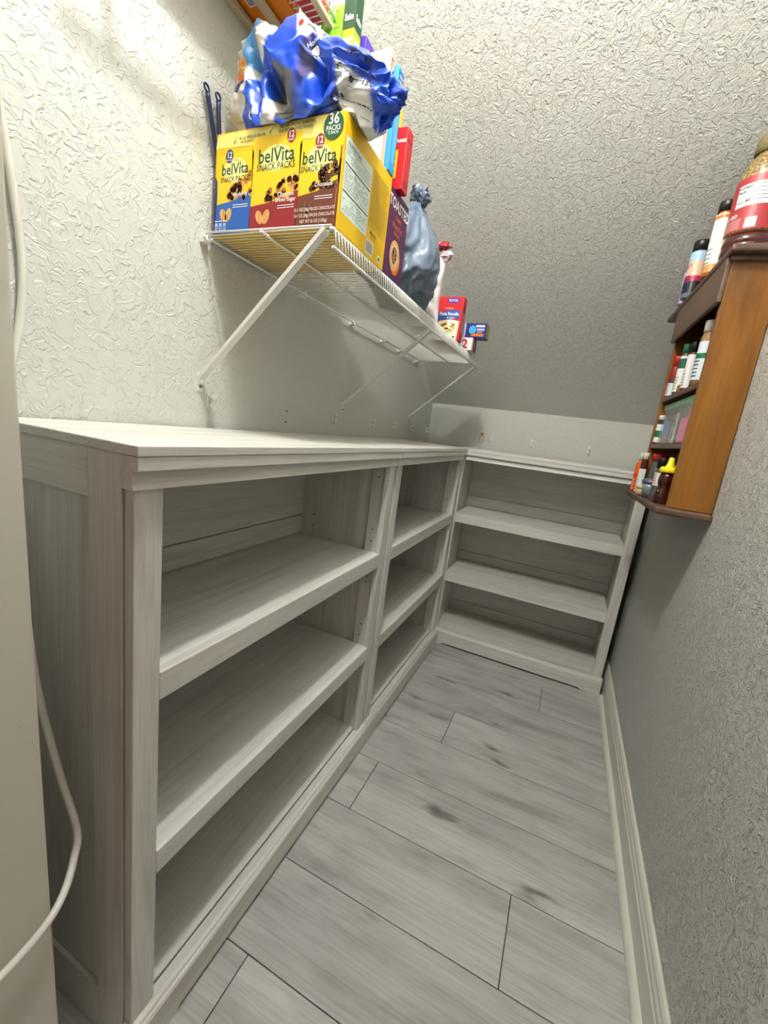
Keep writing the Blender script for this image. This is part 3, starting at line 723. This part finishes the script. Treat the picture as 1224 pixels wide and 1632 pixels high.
tc_ = nt.nodes.new('ShaderNodeTexCoord'); vo_ = nt.nodes.new('ShaderNodeTexVoronoi'); vo_.feature = 'SMOOTH_F1'; vo_.inputs['Scale'].default_value = 26
bp = nt.nodes.new('ShaderNodeBump'); bp.inputs['Strength'].default_value = .8; bp.inputs['Distance'].default_value = .008
nt.links.new(tc_.outputs['Object'], vo_.inputs['Vector']); nt.links.new(vo_.outputs['Distance'], bp.inputs['Height']); nt.links.new(bp.outputs['Normal'], bs.inputs['Normal'])
bag = mobj('bag_body', me, fo, bb3)
tr = bvh_of(bag)
p = Print((0, 0, 0), (1, 0, 0), (0, 0, 1), wrap_on(tr, (0, 0, 0), (1, 0, 0), (0, 0, 1), (-.25, 1, -.1)))
p.text('on', -.115, .012, .026, white, 1, .02, 1, .1)
def wquad(p, u0, v0, u1, v1, m, l, nx=4, nz=3):
    for i in range(nx):
        for k in range(nz):
            a, b = u0+(u1-u0)*i/nx, u0+(u1-u0)*(i+1)/nx; c, d = v0+(v1-v0)*k/nz, v0+(v1-v0)*(k+1)/nz
            p.poly([(a, c), (b, c), (b, d), (a, d)], m, l)
wdisc(p, -.155, .10, .012, .02, orange, 1); wdisc(p, -.15, .107, .010, .014, cookie2, 2); wdisc(p, -.165, .075, .010, .008, dblue, 1); wdisc(p, -.150, .082, .008, .005, dblue, 1)
wdisc(p, .035, .088, .008, .008, white, 1); p.text('Honey Maid', .045, .105, .012, PM('print_ice', (190, 216, 244)), 1, .02, 1, .4)
wdisc(p, -.008, .150, .006, .005, red, 2); wquad(p, .008, .138, .024, .148, black, 2)
p.build('printed_front', bb3)
p = Print((0, 0, 0), (1, 0, 0), (0, 0, 1), wrap_on(tr, (0, 0, 0), (.80, .6, 0), (0, 0, 1), (-.6, .8, -.1)))
p.text('Nutrition Facts', .078, .062, .012, black, 1, .02, .75, -.42); p.text('Calories', .058, .040, .013, black, 1, .02, .8, -.42); p.text('150', .098, .022, .015, black, 1, .02, 1, -.42)
for k in range(6):
    for j in range(8):
        u = .036+.010*j; v_ = .068-.014*k-.42*(u-.036)
        p.poly([(u, v_), (u+.0085, v_-.0036), (u+.0085, v_-.0024), (u, v_+.0012)], black if k in (1, 3) else grey, 1)
p.build('nutrition_panel', bb3)
# kitchen tool with two handles between wall and box
tg = thing('tongs', 'dark blue two-handled tongs standing between the wall and the yellow box', 'tongs', (-.353, .43, 1.69))
dnv = PM('handle_navy', (20, 34, 84), .35)
for x0, y0, z0, x1, y1, z1 in ((.004, .012, .0, .0, -.022, .118), (.008, .012, 0, .004, .004, .118)):
    bm = newbm()
    P0, P1 = Vector((x0, y0, z0)), Vector((x1, y1, z1)); n = 14
    pts = [P0.lerp(P1, k/n) for k in range(n+1)]
    tube(bm, pts, .0048, 8)
    obj('handle', bm, dnv, tg)
    bm = newbm(); dv = (P1-P0).normalized(); ring = [P1+dv*.007+.0065*(math.cos(a)*dv+math.sin(a)*Vector((0, 1, 0))) for a in [2*PI*k/16 for k in range(17)]]
    tube(bm, ring, .0022, 6, caps=False); obj('hanging_loop', bm, dnv, tg)
bm = newbm(); tube(bm, [(.006, .012, -.145), (.006, .012, .01)], .0045, 8); obj('shaft', bm, dnv, tg)

# ------------------------------------------------------------------ grey plastic bag
gb = thing('grocery_bag', 'tied grey plastic grocery bag bulging on the wire shelf', 'bag', (-.088, .93, T0))
def fl2(q):
    if q.z < .002: q.z = .002
    return q
bm = crumple_mesh(0, 0, .125, .105, .135, .14, 110, 110, fl2, .15, 8.1, .85)
for v in bm.verts:
    t = max(0, (v.co.z-.12)/.16); t = min(t, 1)
    a = math.atan2(v.co.y, v.co.x)
    k = 1-.80*t**1.3
    pl = 1+.07*math.sin(a*9+v.co.z*8)*min(1, .4+t)+.03*math.sin(a*21-v.co.z*20)*min(1, .3+t)
    v.co.x = v.co.x*k*pl+.015*t; v.co.y = v.co.y*k*pl+.015*t
    v.co.z += .03*t
def film(name, col, alpha, rough=.2):
    m = plain(name, col, rough, trans=0, alpha=alpha, bump=1.0, bscale=38); return m
gbm = film('grey_film', (104, 118, 136), .92, .16)
for f in bm.faces: f.smooth = True
obj('bag_body', bm, gbm, gb)
bm = crumple_mesh(.018, .015, .305, .028, .03, .024, 48, 32, lambda q: q, .5, 1.2, 1)
for v in bm.verts:
    if v.co.z > .31: v.co.x = .018+(v.co.x-.018)*(1+(v.co.z-.31)*14); v.co.y = .015+(v.co.y-.015)*(1+(v.co.z-.31)*14)
for f in bm.faces: f.smooth = True
obj('tied_knot', bm, gbm, gb)
# things behind the plastic bag
rc = thing('snack_bag', 'pale snack bag closed with a red twist, behind the grey plastic bag', 'bag', (-.10, 1.17, T0))
pillow('bag_body', PM('bag_cream', (214, 204, 200), .35), .12, .235, .06, rc, .012, 4)
bm = crumple_mesh(.042, -.01, .258, .028, .016, .013, 32, 20, lambda q: q, .6, 5.1, 1)
for f in bm.faces: f.smooth = True
obj('twisted_top', bm, PM('red_film', (170, 34, 38), .25), rc)
bm = crumple_mesh(.06, .0, .232, .020, .016, .016, 32, 20, lambda q: q, .5, 7.7, 1)
for f in bm.faces: f.smooth = True
obj('folded_corner', bm, PM('pink_film', (226, 190, 202), .3), rc)
# noodle box
nb = carton('noodle_box', 'red box of noodles with a plate of pasta on its front', -.125, -.012, 1.38, 1.425, T0, 1.706, PM('carton_red', (206, 32, 38)))
ww, hh = .113, 1.706-T0
p = Print((0, 0, 0), (1, 0, 0), (0, 0, 1))
p.text('ROYAL', .62*ww, .885*hh, .08*hh, white, 2, .02, .9); p.ell(.62*ww, .91*hh, .24*ww, .06*hh, violet, 1)
p.rect(.2*ww, .80*hh, .98*ww, .805*hh, dred); p.text('Stir Flavor', .5*ww, .72*hh, .05*hh, white, 1)
p.poly([(.1*ww, .46*hh), (.88*ww, .50*hh), (.92*ww, .68*hh), (.6*ww, .70*hh), (.1*ww, .62*hh)], blue, 1); p.text('Pasta Noodle', .52*ww, .57*hh, .11*hh, white, 2, .03, .8); p.text('in sauce', .6*ww, .50*hh, .06*hh, white, 2, .02)
p.poly([(.04*ww, .02*hh), (.9*ww, .02*hh), (.93*ww, .44*hh), (.6*ww, .48*hh), (.2*ww, .44*hh), (.04*ww, .34*hh)], PM('print_plate', (244, 236, 206)), 1)
rn = random.Random(2)
for k in range(26): p.ell((.48+.52*(rn.random()-.5))*ww, (.25+.26*(rn.random()-.5))*hh, .11*ww, .012*hh, (yellow, PM('print_noodle', (246, 214, 96)), cookie2)[k % 3], 2, rn.random()*1.2-.6, 10)
p.rect(.6*ww, .06*hh, .84*ww, .09*hh, black, 2); p.build('printed_front', nb)
p = Print((.113, 0, 0), (0, 1, 0), (0, 0, 1)); p.rect(.006, .02, .039, hh-.03, dred); 
for k in range(4): p.rect(.01+.007*k, .03, .012+.007*k, .11, white, 1)
p.build('printed_side', nb)
w2 = carton('pasta_box', 'small white box with a red number 2 at the far end of the wire shelf', -.075, -.0, 1.56, 1.64, T0, 1.594, white)
p = Print((0, 0, 0), (1, 0, 0), (0, 0, 1)); p.text('2', .042, .008, .052, red, 1, .03); p.build('printed_front', w2)
p = Print((.075, 0, 0), (0, 1, 0), (0, 0, 1)); p.rect(.02, 0, .08, .052, PM('print_wine', (96, 40, 60))); p.rect(.026, .01, .05, .04, pink, 1); p.build('printed_side', w2)
b2 = carton('tuna_box', 'small navy blue box lying on top of the white box with the red 2', -.045, .052, 1.565, 1.625, 1.595, 1.655, PM('carton_navy', (22, 38, 116)))
p = Print((0, 0, 0), (1, 0, 0), (0, 0, 1)); p.ell(.036, .032, .016, .018, cyan); p.rect(.05, .044, .088, .052, white); p.rect(.055, .03, .088, .038, PM('print_lavender', (196, 196, 232))); p.rect(.032, .006, .086, .017, orange); p.rect(0, 0, .006, .06, PM('print_lavender', (196, 196, 232)))
p.text('LIGHT', .068, .021, .008, white, 1, .02); p.build('printed_front', b2)
p = Print((.097, 0, 0), (0, 1, 0), (0, 0, 1)); p.rect(.004, .003, .056, .057, PM('print_khaki', (176, 160, 84))); p.build('printed_side', b2)

# ------------------------------------------------------------------ spice rack
RY0, RY1 = 1.055, 1.52
rk = thing('spice_rack', 'brown wooden spice rack hanging on the right wall', 'spice rack', (XR, RY0, 1.025), .035)
def K(x0, x1, y0, y1, z0, z1): return (x0-XR, x1-XR, y0-RY0, y1-RY0, z0-1.025, z1-1.025)
bxo('side_panel', K(.764, .873, RY0, RY0+.016, 1.047, 1.69), pine, rk, .0015)
bxo('side_panel', K(.764, .873, RY1-.016, RY1, 1.047, 1.69), pine, rk, .0015)
bm = newbm(); pts = [(.735, RY0-.014), (.735, RY1+.04), (.874, RY1+.04), (.874, RY0-.014)]
box(bm, *K(.735, .874, RY0-.014, RY1+.04, 1.025, 1.046)); obj('bottom_board', bm, pine_dark, rk, bev=.006)
bxo('back_panel', K(.867, .874, RY0+.016, RY1-.016, 1.047, 1.69), pine_dark, rk)
bm = newbm(); box(bm, *K(.748, .874, RY0-.035, RY1+.16, 1.70, 1.718)); obj('top_board', bm, pine_dark, rk, bev=.005)
bxo('valance', K(.752, .764, RY0-.0005, RY1+.01, 1.592, 1.70), pine_dark, rk, .003)
bxo('cornice_moulding', K(.757, .874, RY0-.012, RY1+.04, 1.688, 1.70), pine_dark, rk, .003)
bxo('shelf', K(.766, .867, RY0+.016, RY1-.016, 1.381, 1.397), pine_dark, rk, .003)
bxo('shelf', K(.766, .867, RY0+.016, RY1-.016, 1.214, 1.230), pine_dark, rk, .003)
def glass(name, col, rough=.12): return plain(name, col, rough, coat=.5)
def jar(label, x, y, z, r, h, body, lab, cap, capcol, lab2=None, caph=.2, neck=.8, text=None, name='spice_jar', cat='jar', square=False, group='jars and bottles on the spice rack', l0=.12, l1=.72, deco=None):
    t = thing(name, label, cat, (x, y, z+.0005), 0, group)
    hb = h*(1-caph)
    bm = newbm(); lathe(bm, [(r*.9, 0), (r, r*.12), (r, hb*.88), (r*neck, hb*.985), (r*neck, hb)], 28); obj('jar_body', bm, body, t)
    bm = newbm(); rc_ = r*min(1, neck*1.12); lathe(bm, [(rc_, hb), (rc_, h*.985), (rc_*.93, h)], 36, flute=.025); obj('cap', bm, cap, t)
    if lab:
        def wf(u, v, l):
            a = PI+.35+u/r; rr = r+.0005+.0003*l; return Vector((rr*math.cos(a), rr*math.sin(a), v))
        p = Print((0, 0, 0), (1, 0, 0), (0, 0, 1), wf)
        p.wrap = wf
        W2 = r*1.9
        for i in range(14):
            a, b = -W2+2*W2*i/14, -W2+2*W2*(i+1)/14
            p.poly([(a, hb*l0), (b, hb*l0), (b, hb*l1), (a, hb*l1)], lab, 0)
            for (v0, v1, m) in (deco or []):
                p.poly([(a, hb*v0), (b, hb*v0), (b, hb*v1), (a, hb*v1)], m, 1)
        if lab2:
            for i in range(6):
                a, b = -r*.6+1.2*r*i/6, -r*.6+1.2*r*(i+1)/6
                for k in range(5): p.poly([(a, hb*(l0+.06+.07*k)), (b-.0006, hb*(l0+.06+.07*k)), (b-.0006, hb*(l0+.085+.07*k)), (a, hb*(l0+.085+.07*k))], lab2, 2)
        if text: p.text(text, 0, hb*(l0+(l1-l0)*.62), r*.62, lab2 or black, 2, .02, .8)
        p.build('label', t)
    return t
capb = PM('cap_black', (26, 26, 28), .35); capw = PM('cap_white', (226, 224, 214), .4); capr = PM('cap_red', (190, 26, 34), .35); capy = PM('cap_yellow', (246, 222, 10), .35)
capg = PM('cap_green', (24, 110, 70), .4)
# big jug on top
jg = thing('seasoning_jug', 'large clear jug with a red label on top of the spice rack', 'jug', (.812, 1.19, 1.7185))
bm = newbm(); Rj = .056
lathe(bm, [(Rj*.95, 0), (Rj, .006), (Rj, .02), (Rj*.965, .024), (Rj, .028), (Rj, .045), (Rj*.965, .049), (Rj, .053), (Rj, .075)], 48)
obj('jug_base', bm, plain('dark_spice_red', (70, 20, 14), .12, coat=.6), jg)
bm = newbm(); lathe(bm, [(Rj, .0752), (Rj, .212), (Rj*.96, .232), (Rj*.85, .252), (Rj*.66, .268), (Rj*.55, .273), (Rj*.55, .278)], 48)
seed = bpy.data.materials.new('sesame_seed_fill'); seed.use_nodes = True; nt = seed.node_tree; b = nt.nodes['Principled BSDF']
vo = nt.nodes.new('ShaderNodeTexVoronoi'); vo.inputs['Scale'].default_value = 160; crr = nt.nodes.new('ShaderNodeValToRGB')
crr.color_ramp.elements[0].color = rgb(206, 184, 130); crr.color_ramp.elements[1].color = rgb(120, 96, 52); crr.color_ramp.elements[1].position = .55
tcn = nt.nodes.new('ShaderNodeTexCoord'); nt.links.new(tcn.outputs['Object'], vo.inputs['Vector']); nt.links.new(vo.outputs['Distance'], crr.inputs['Fac']); nt.links.new(crr.outputs['Color'], b.inputs['Base Color'])
b.inputs['Roughness'].default_value = .15; b.inputs['Coat Weight'].default_value = .6
obj('jug_body', bm, seed, jg)
bm = newbm(); lathe(bm, [(Rj*.62, .278), (Rj*.62, .31), (Rj*.58, .315)], 40, flute=.02); obj('jug_cap', bm, PM('cap_olive', (122, 112, 76), .4), jg)
def wf(u, v, l):
    a = PI+.95+u/Rj; rr = Rj+.0006+.0003*l; return Vector((rr*math.cos(a), rr*math.sin(a), v+.021))
p = Print((0, 0, 0), (1, 0, 0), (0, 0, 1), wf); lr = PM('label_brick_red', (164, 54, 56))
def lrect(u0, v0, u1, v1, m, l, n=8):
    for i in range(n): a, b_ = u0+(u1-u0)*i/n, u0+(u1-u0)*(i+1)/n; p.poly([(a, v0), (b_, v0), (b_, v1), (a, v1)], m, l)
lrect(-.06, .06, .07, .175, lr, 0, 20); lrect(-.052, .175, .07, .19, lr, 0, 18); lrect(-.028, .118, .06, .172, white, 1, 12)
p.text('Nutrition', -.012, .162, .009, black, 2, .03); p.text('Facts', -.017, .152, .009, black, 2, .03); p.text('60', .0, .128, .010, black, 2, .04)
for k in range(4): lrect(-.025, .147-.006*k, -.003, .148-.006*k, black, 2, 3)
for k in range(5): lrect(.008, .165-.009*k, .055, .1665-.009*k, black, 2, 6)
p.text('Calories', -.018, .128, .005, black, 2, .02)
lrect(-.05, .092, -.022, .108, lr, 1, 3); p.text('GO GO', -.036, .095, .012, white, 2, .04)
for k in range(6): lrect(-.056, .088-.0045*k, -.004, .0895-.0045*k, PM('print_pale_pink', (232, 190, 188)), 2, 6)
lrect(.006, .064, .03, .088, white, 1, 4); p.build('label', jg)
jar('white labelled spice jar with black cap beside the big jug, orange at its foot', 0.757, 1.252, 1.7185, .022, 0.2, PM('spice_orange', (196, 110, 40), .2), PM('label_cream', (232, 228, 214)), capb, capb, grey, caph=.14, l0=.06, l1=.95, deco=[(.88, .93, orange), (.06, .18, PM('print_peach', (226, 150, 80)))])
jar('black capped jar hidden behind the big jug on top of the rack', 0.842, 1.275, 1.7185, .022, .26, PM('spice_brown', (88, 56, 36), .2), None, capb, capb, caph=.16)
jar('spice jar with pale blue and pink label and black cap on top of the rack', 0.747, 1.45, 1.7185, 0.0255, 0.178, PM('glass_blue_grey', (120, 134, 146), .15), PM('label_ice_blue', (166, 200, 222)), capb, capb, dblue, caph=.17, l0=.1, l1=.96, text='SALT', deco=[(.45, .76, PM('label_salmon', (226, 188, 158))), (.34, .45, PM('label_crimson', (192, 36, 80))), (.1, .34, black)])
jar('lilac labelled jar at the far end of the rack top', 0.742, 1.517, 1.7185, 0.016, 0.125, PM('plastic_lilac', (164, 152, 182), .3), PM('label_lilac', (184, 174, 200)), PM('cap_lilac', (176, 168, 190), .4), None, violet, caph=.12, l0=.05, l1=.97, deco=[(.5, .53, violet)])
# first shelf
jar('tall jar with white cap and green band on the upper rack shelf', 0.78, 1.165, 1.3975, .019, .178, PM('spice_tan', (146, 108, 70), .2), PM('label_pale', (214, 226, 230)), capw, None, black, caph=.17, l0=.1, l1=.82, deco=[(.5, .6, capg)])
jar('all black spice jar on the upper rack shelf beside the white capped jar', 0.79, 1.235, 1.3975, .017, .15, PM('plastic_black', (30, 30, 32), .3), None, capb, None, caph=.2)
jar('slim white jar with black lid on the upper rack shelf', 0.776, 1.298, 1.3975, 0.013, .15, PM('glass_amber', (90, 60, 40), .15), PM('label_plain_white', (230, 230, 226)), capb, None, grey, caph=.2, l0=.08, l1=.93)
jar('green capped herb jar with a leaf on its label on the upper rack shelf', 0.771, 1.375, 1.3975, 0.0155, 0.16, PM('herb_fill', (90, 92, 56), .2), PM('label_plain_white', (230, 230, 226)), capg, None, PM('print_leaf_green', (90, 170, 60)), caph=.18, l0=.05, l1=.92, deco=[(.62, .86, PM('print_bottle_green', (34, 90, 70)))])
jar('short white labelled jar with red print at the far end of the upper rack shelf', 0.766, 1.47, 1.3975, .0145, 0.14, PM('spice_red', (140, 40, 30), .2), PM('label_pale', (214, 226, 230)), capr, None, PM('label_crimson', (192, 36, 80)), caph=.25, l0=.04, l1=.6, deco=[(.45, .6, PM('print_wine', (96, 40, 60)))])
carton('tea_box', 'tiny orange brown box in front of the green capped jar', .762, .780, 1.322, 1.345, 1.3975, 1.422, PM('carton_rust', (160, 82, 44)), group='jars and bottles on the spice rack')
# second shelf
jar('small jar with white, green and white label on the middle rack shelf', 0.766, 1.487, 1.2305, 0.0128, 0.104, PM('glass_dark', (52, 56, 58), .15), PM('label_plain_white', (230, 230, 226)), capw, None, None, caph=.16, l0=.08, l1=.82, deco=[(.28, .56, capg)])
jar('small jar with black lid and blue label on the middle rack shelf', 0.785, 1.462, 1.2305, 0.0135, .112, PM('herb_tan', (118, 100, 70), .2), blue, capb, None, None, caph=.2, l0=.4, l1=.92)
zb = thing('zip_bag', 'clear zip bag with green seal strip holding seasoning packets, on the middle rack shelf', 'bag', (.782, 1.285, 1.2305), .035)
# clear film
fm = bpy.data.materials.new('clear_film'); fm.use_nodes = True; nt = fm.node_tree; bs = nt.nodes['Principled BSDF']
bs.inputs['Base Color'].default_value = rgb(225, 228, 226); bs.inputs['Alpha'].default_value = .26; bs.inputs['Roughness'].default_value = .12
nn = nt.nodes.new('ShaderNodeTexNoise'); nn.inputs['Scale'].default_value = 40; bp = nt.nodes.new('ShaderNodeBump'); bp.inputs['Strength'].default_value = .6
nt.links.new(nn.outputs['Fac'], bp.inputs['Height']); nt.links.new(bp.outputs['Normal'], bs.inputs['Normal'])
bm = newbm(); ny, nz = 24, 16; gg = {}
for s in (-1, 1):
    for i in range(ny+1):
        for k in range(nz+1):
            u, v = i/ny, k/nz
            thick = .024*(1-v)**.6*min(1, 6*min(u, 1-u)+.1) + .0008
            top = .125-.02*u*0
            gg[s, i, k] = bm.verts.new((s*thick-.012*v+.003*noise.noise(Vector((u*7, v*7, s))), (u-.5)*.36*(.92+.08*v), .001+v*(.135+.0*u)))
    for i in range(ny):
        for k in range(nz): bm.faces.new((gg[s, i, k], gg[s, i+1, k], gg[s, i+1, k+1], gg[s, i, k+1])).smooth = True
for i in range(ny):
    bm.faces.new((gg[-1, i, 0], gg[1, i, 0], gg[1, i+1, 0], gg[-1, i+1, 0])); 
for k in range(nz):
    for i in (0, ny): bm.faces.new((gg[-1, i, k], gg[1, i, k], gg[1, i, k+1], gg[-1, i, k+1]))
obj('film', bm, fm, zb)
bxo('zip_strip', (-.0155, -.0095, -.182, .182, .118, .137), PM('zip_green', (74, 140, 84), .35), zb, .001)
def packet(label, x, y, z, wy, hz, col, deco, tilt=0):
    t = thing('seasoning_packet', label, 'packet', (x, y, z), tilt, 'seasoning packets inside the zip bag')
    bm = newbm(); box(bm, -.003, .003, -wy/2, wy/2, 0, hz); obj('packet_body', bm, col, t, bev=.0015)
    p = Print((-.003, 0, 0), (0, -1, 0), (0, 0, 1)); p.rect(-wy*.35, hz*.15, wy*.3, hz*.35, deco); p.rect(-wy*.35, hz*.55, wy*.35, hz*.8, deco); p.ell(0, hz*.45, wy*.12, hz*.07, deco); p.build('printed_front', t)
packet('tan packet with a grey strip inside the zip bag', .786, 1.35, 1.233, .05, .10, PM('packet_tan', (176, 166, 132)), PM('print_slate', (104, 110, 96)), .1)
packet('pale packet with dark green print inside the zip bag', .778, 1.30, 1.233, .05, .098, PM('packet_stone', (188, 184, 168)), PM('print_moss', (70, 92, 62)), -.1)
packet('hot pink packet inside the zip bag', .776, 1.185, 1.233, .055, .075, PM('packet_pink', (214, 50, 128)), pink, .05)
packet('pink packet with violet print inside the zip bag', .784, 1.155, 1.233, .05, .105, PM('packet_rose', (216, 84, 150)), PM('print_lilac', (170, 130, 210)), -.05)
packet('orange red packet leaning at the back of the zip bag', .798, 1.17, 1.233, .06, .12, PM('packet_vermilion', (226, 90, 50)), white, 0)
# bottom board
ZB_ = 1.0465
jar('orange hot sauce bottle with white tip at the far end of the rack bottom', 0.737, 1.525, ZB_, .0135, 0.147, PM('sauce_orange', (226, 90, 24), .2), PM('label_orange', (228, 84, 20)), PM('cap_cream', (222, 214, 196), .4), None, white, caph=.2, neck=.5, name='sauce_bottle', cat='bottle', l0=.02, l1=.55, deco=[(.5, .55, red)])
jar('brown sauce bottle with white label and white cap on the rack bottom', 0.74, 1.444, ZB_, .0125, .148, PM('sauce_brown', (74, 34, 24), .2), PM('label_plain_white', (230, 230, 226)), capw, None, grey, caph=.16, neck=.7, name='sauce_bottle', cat='bottle', l0=.03, l1=.72)
jar('clear jar with wide red lid on the rack bottom', 0.78, 1.418, ZB_, 0.0238, .148, plain('glass_smoke', (96, 100, 98), .1, coat=.5), None, capr, None, caph=.17, neck=.95)
jar('square shouldered jar with glossy black lid and white label, foremost of the black lidded', 0.762, 1.245, ZB_, 0.0155, .136, plain('glass_smoke', (96, 100, 98), .1, coat=.5), PM('label_plain_white', (230, 230, 226)), capb, None, red, caph=.24, neck=.95, l0=.45, l1=.85)
jar('black lidded jar tucked behind the yellow capped bottle', 0.806, 1.27, ZB_, .018, .14, plain('glass_smoke', (96, 100, 98), .1, coat=.5), None, capb, None, caph=.26, neck=.95)
jar('red capped jar at the back of the rack bottom', 0.828, 1.34, ZB_, .016, .158, PM('glass_ruby', (104, 30, 26), .15), None, capr, None, caph=.24, neck=.95)
jar('jar with green label wedged behind the dark syrup bottle', 0.792, 1.203, ZB_, .0155, .118, PM('glass_green', (96, 130, 86), .15), PM('label_mint', (120, 170, 130)), PM('cap_lime', (170, 190, 90), .4), None, white, caph=.12, l0=.05, l1=.8)
jar('small round wooden-coloured tin at the front of the rack bottom', 0.737, 1.375, ZB_, .015, .03, PM('tin_tan', (196, 160, 112), .4), None, PM('tin_tan', (196, 160, 112), .4), None, caph=.3, name='tin', cat='tin')
cu_ = thing('measuring_cup', 'blue grey plastic cup upturned on the rack bottom', 'cup', (.752, 1.308, ZB_+.0005), 0, 'jars and bottles on the spice rack')
bm = newbm(); lathe(bm, [(.018, 0), (.022, .030), (.0235, .045)], 30); obj('cup_body', bm, plain('plastic_smoke', (134, 142, 146), .15, coat=.4), cu_)
bm = newbm(); lathe(bm, [(.0235, .0452), (.0265, .048), (.0265, .055), (.020, .062), (.012, .064)], 30); obj('cup_lid', bm, PM('plastic_slate', (84, 90, 112), .3), cu_)
# honey-bear style bottle
hb_ = thing('syrup_bottle', 'dark syrup bottle with yellow pointed cap on the rack bottom', 'bottle', (.765, 1.146, ZB_+.0005), 0, 'jars and bottles on the spice rack')
bm = newbm(); lathe(bm, [(.0215, 0), (.0255, .006), (.0265, .022), (.0235, .040), (.0185, .050), (.021, .060), (.0225, .072), (.0205, .086), (.016, .094)], 40); 
for v in bm.verts:
    if .054 < v.co.z < .09: v.co.y *= 1.06
obj('bottle_body', bm, plain('dark_syrup', (58, 18, 10), .08, coat=.7), hb_)
for sy in (-1, 1):
    bm = newbm(); bmesh.ops.create_uvsphere(bm, u_segments=12, v_segments=8, radius=.008)
    for v in bm.verts: v.co += Vector((-.016, sy*.012, .034))
    for f in bm.faces: f.smooth = True
    obj('moulded_paw', bm, plain('dark_syrup', (58, 18, 10), .08), hb_)
bm = newbm(); lathe(bm, [(.0235, .0942), (.0245, .096), (.0245, .106), (.021, .110), (.0115, .112), (.0115, .115), (.010, .117), (.007, .138), (.0055, .140)], 40); obj('cap', bm, capy, hb_)

# ------------------------------------------------------------------ white cable at the door jamb
cab = [(-.352, .034, 1.66), (-.356, .042, 1.56), (-.356, .054, 1.46), (-.356, .062, 1.35), (-.356, .054, 1.255), (-.354, .030, 1.16), (-.34, -.018, 1.10), (-.29, -.03, .98), (-.222, -.026, .868),
       (-.196, -.022, .70), (-.152, -.02, .571), (-.106, -.022, .49), (-.090, -.036, .456), (-.068, -.062, .438), (-.054, -.092, .427), (-.053, -.13, .412), (-.056, -.19, .395), (-.07, -.28, .33), (-.09, -.36, .2)]
bm = newbm(); tube(bm, catmull(cab, 8), .0056, 14)
o = obj('cable', bm, plain('cable_white', (216, 213, 202), .4)); tag(o, 'white cable hanging down the wall beside the door jamb', 'cable')

# ------------------------------------------------------------------ lamp of the pantry (above the frame)
lf = thing('ceiling_lamp', 'round white lamp holder on the ceiling just inside the pantry door', 'lamp', (.24, .10, HZ))
bm = newbm(); lathe(bm, [(.055, -.0), (.055, -.012), (.035, -.03), (.028, -.075)], 32); obj('holder', bm, plasticw, lf)
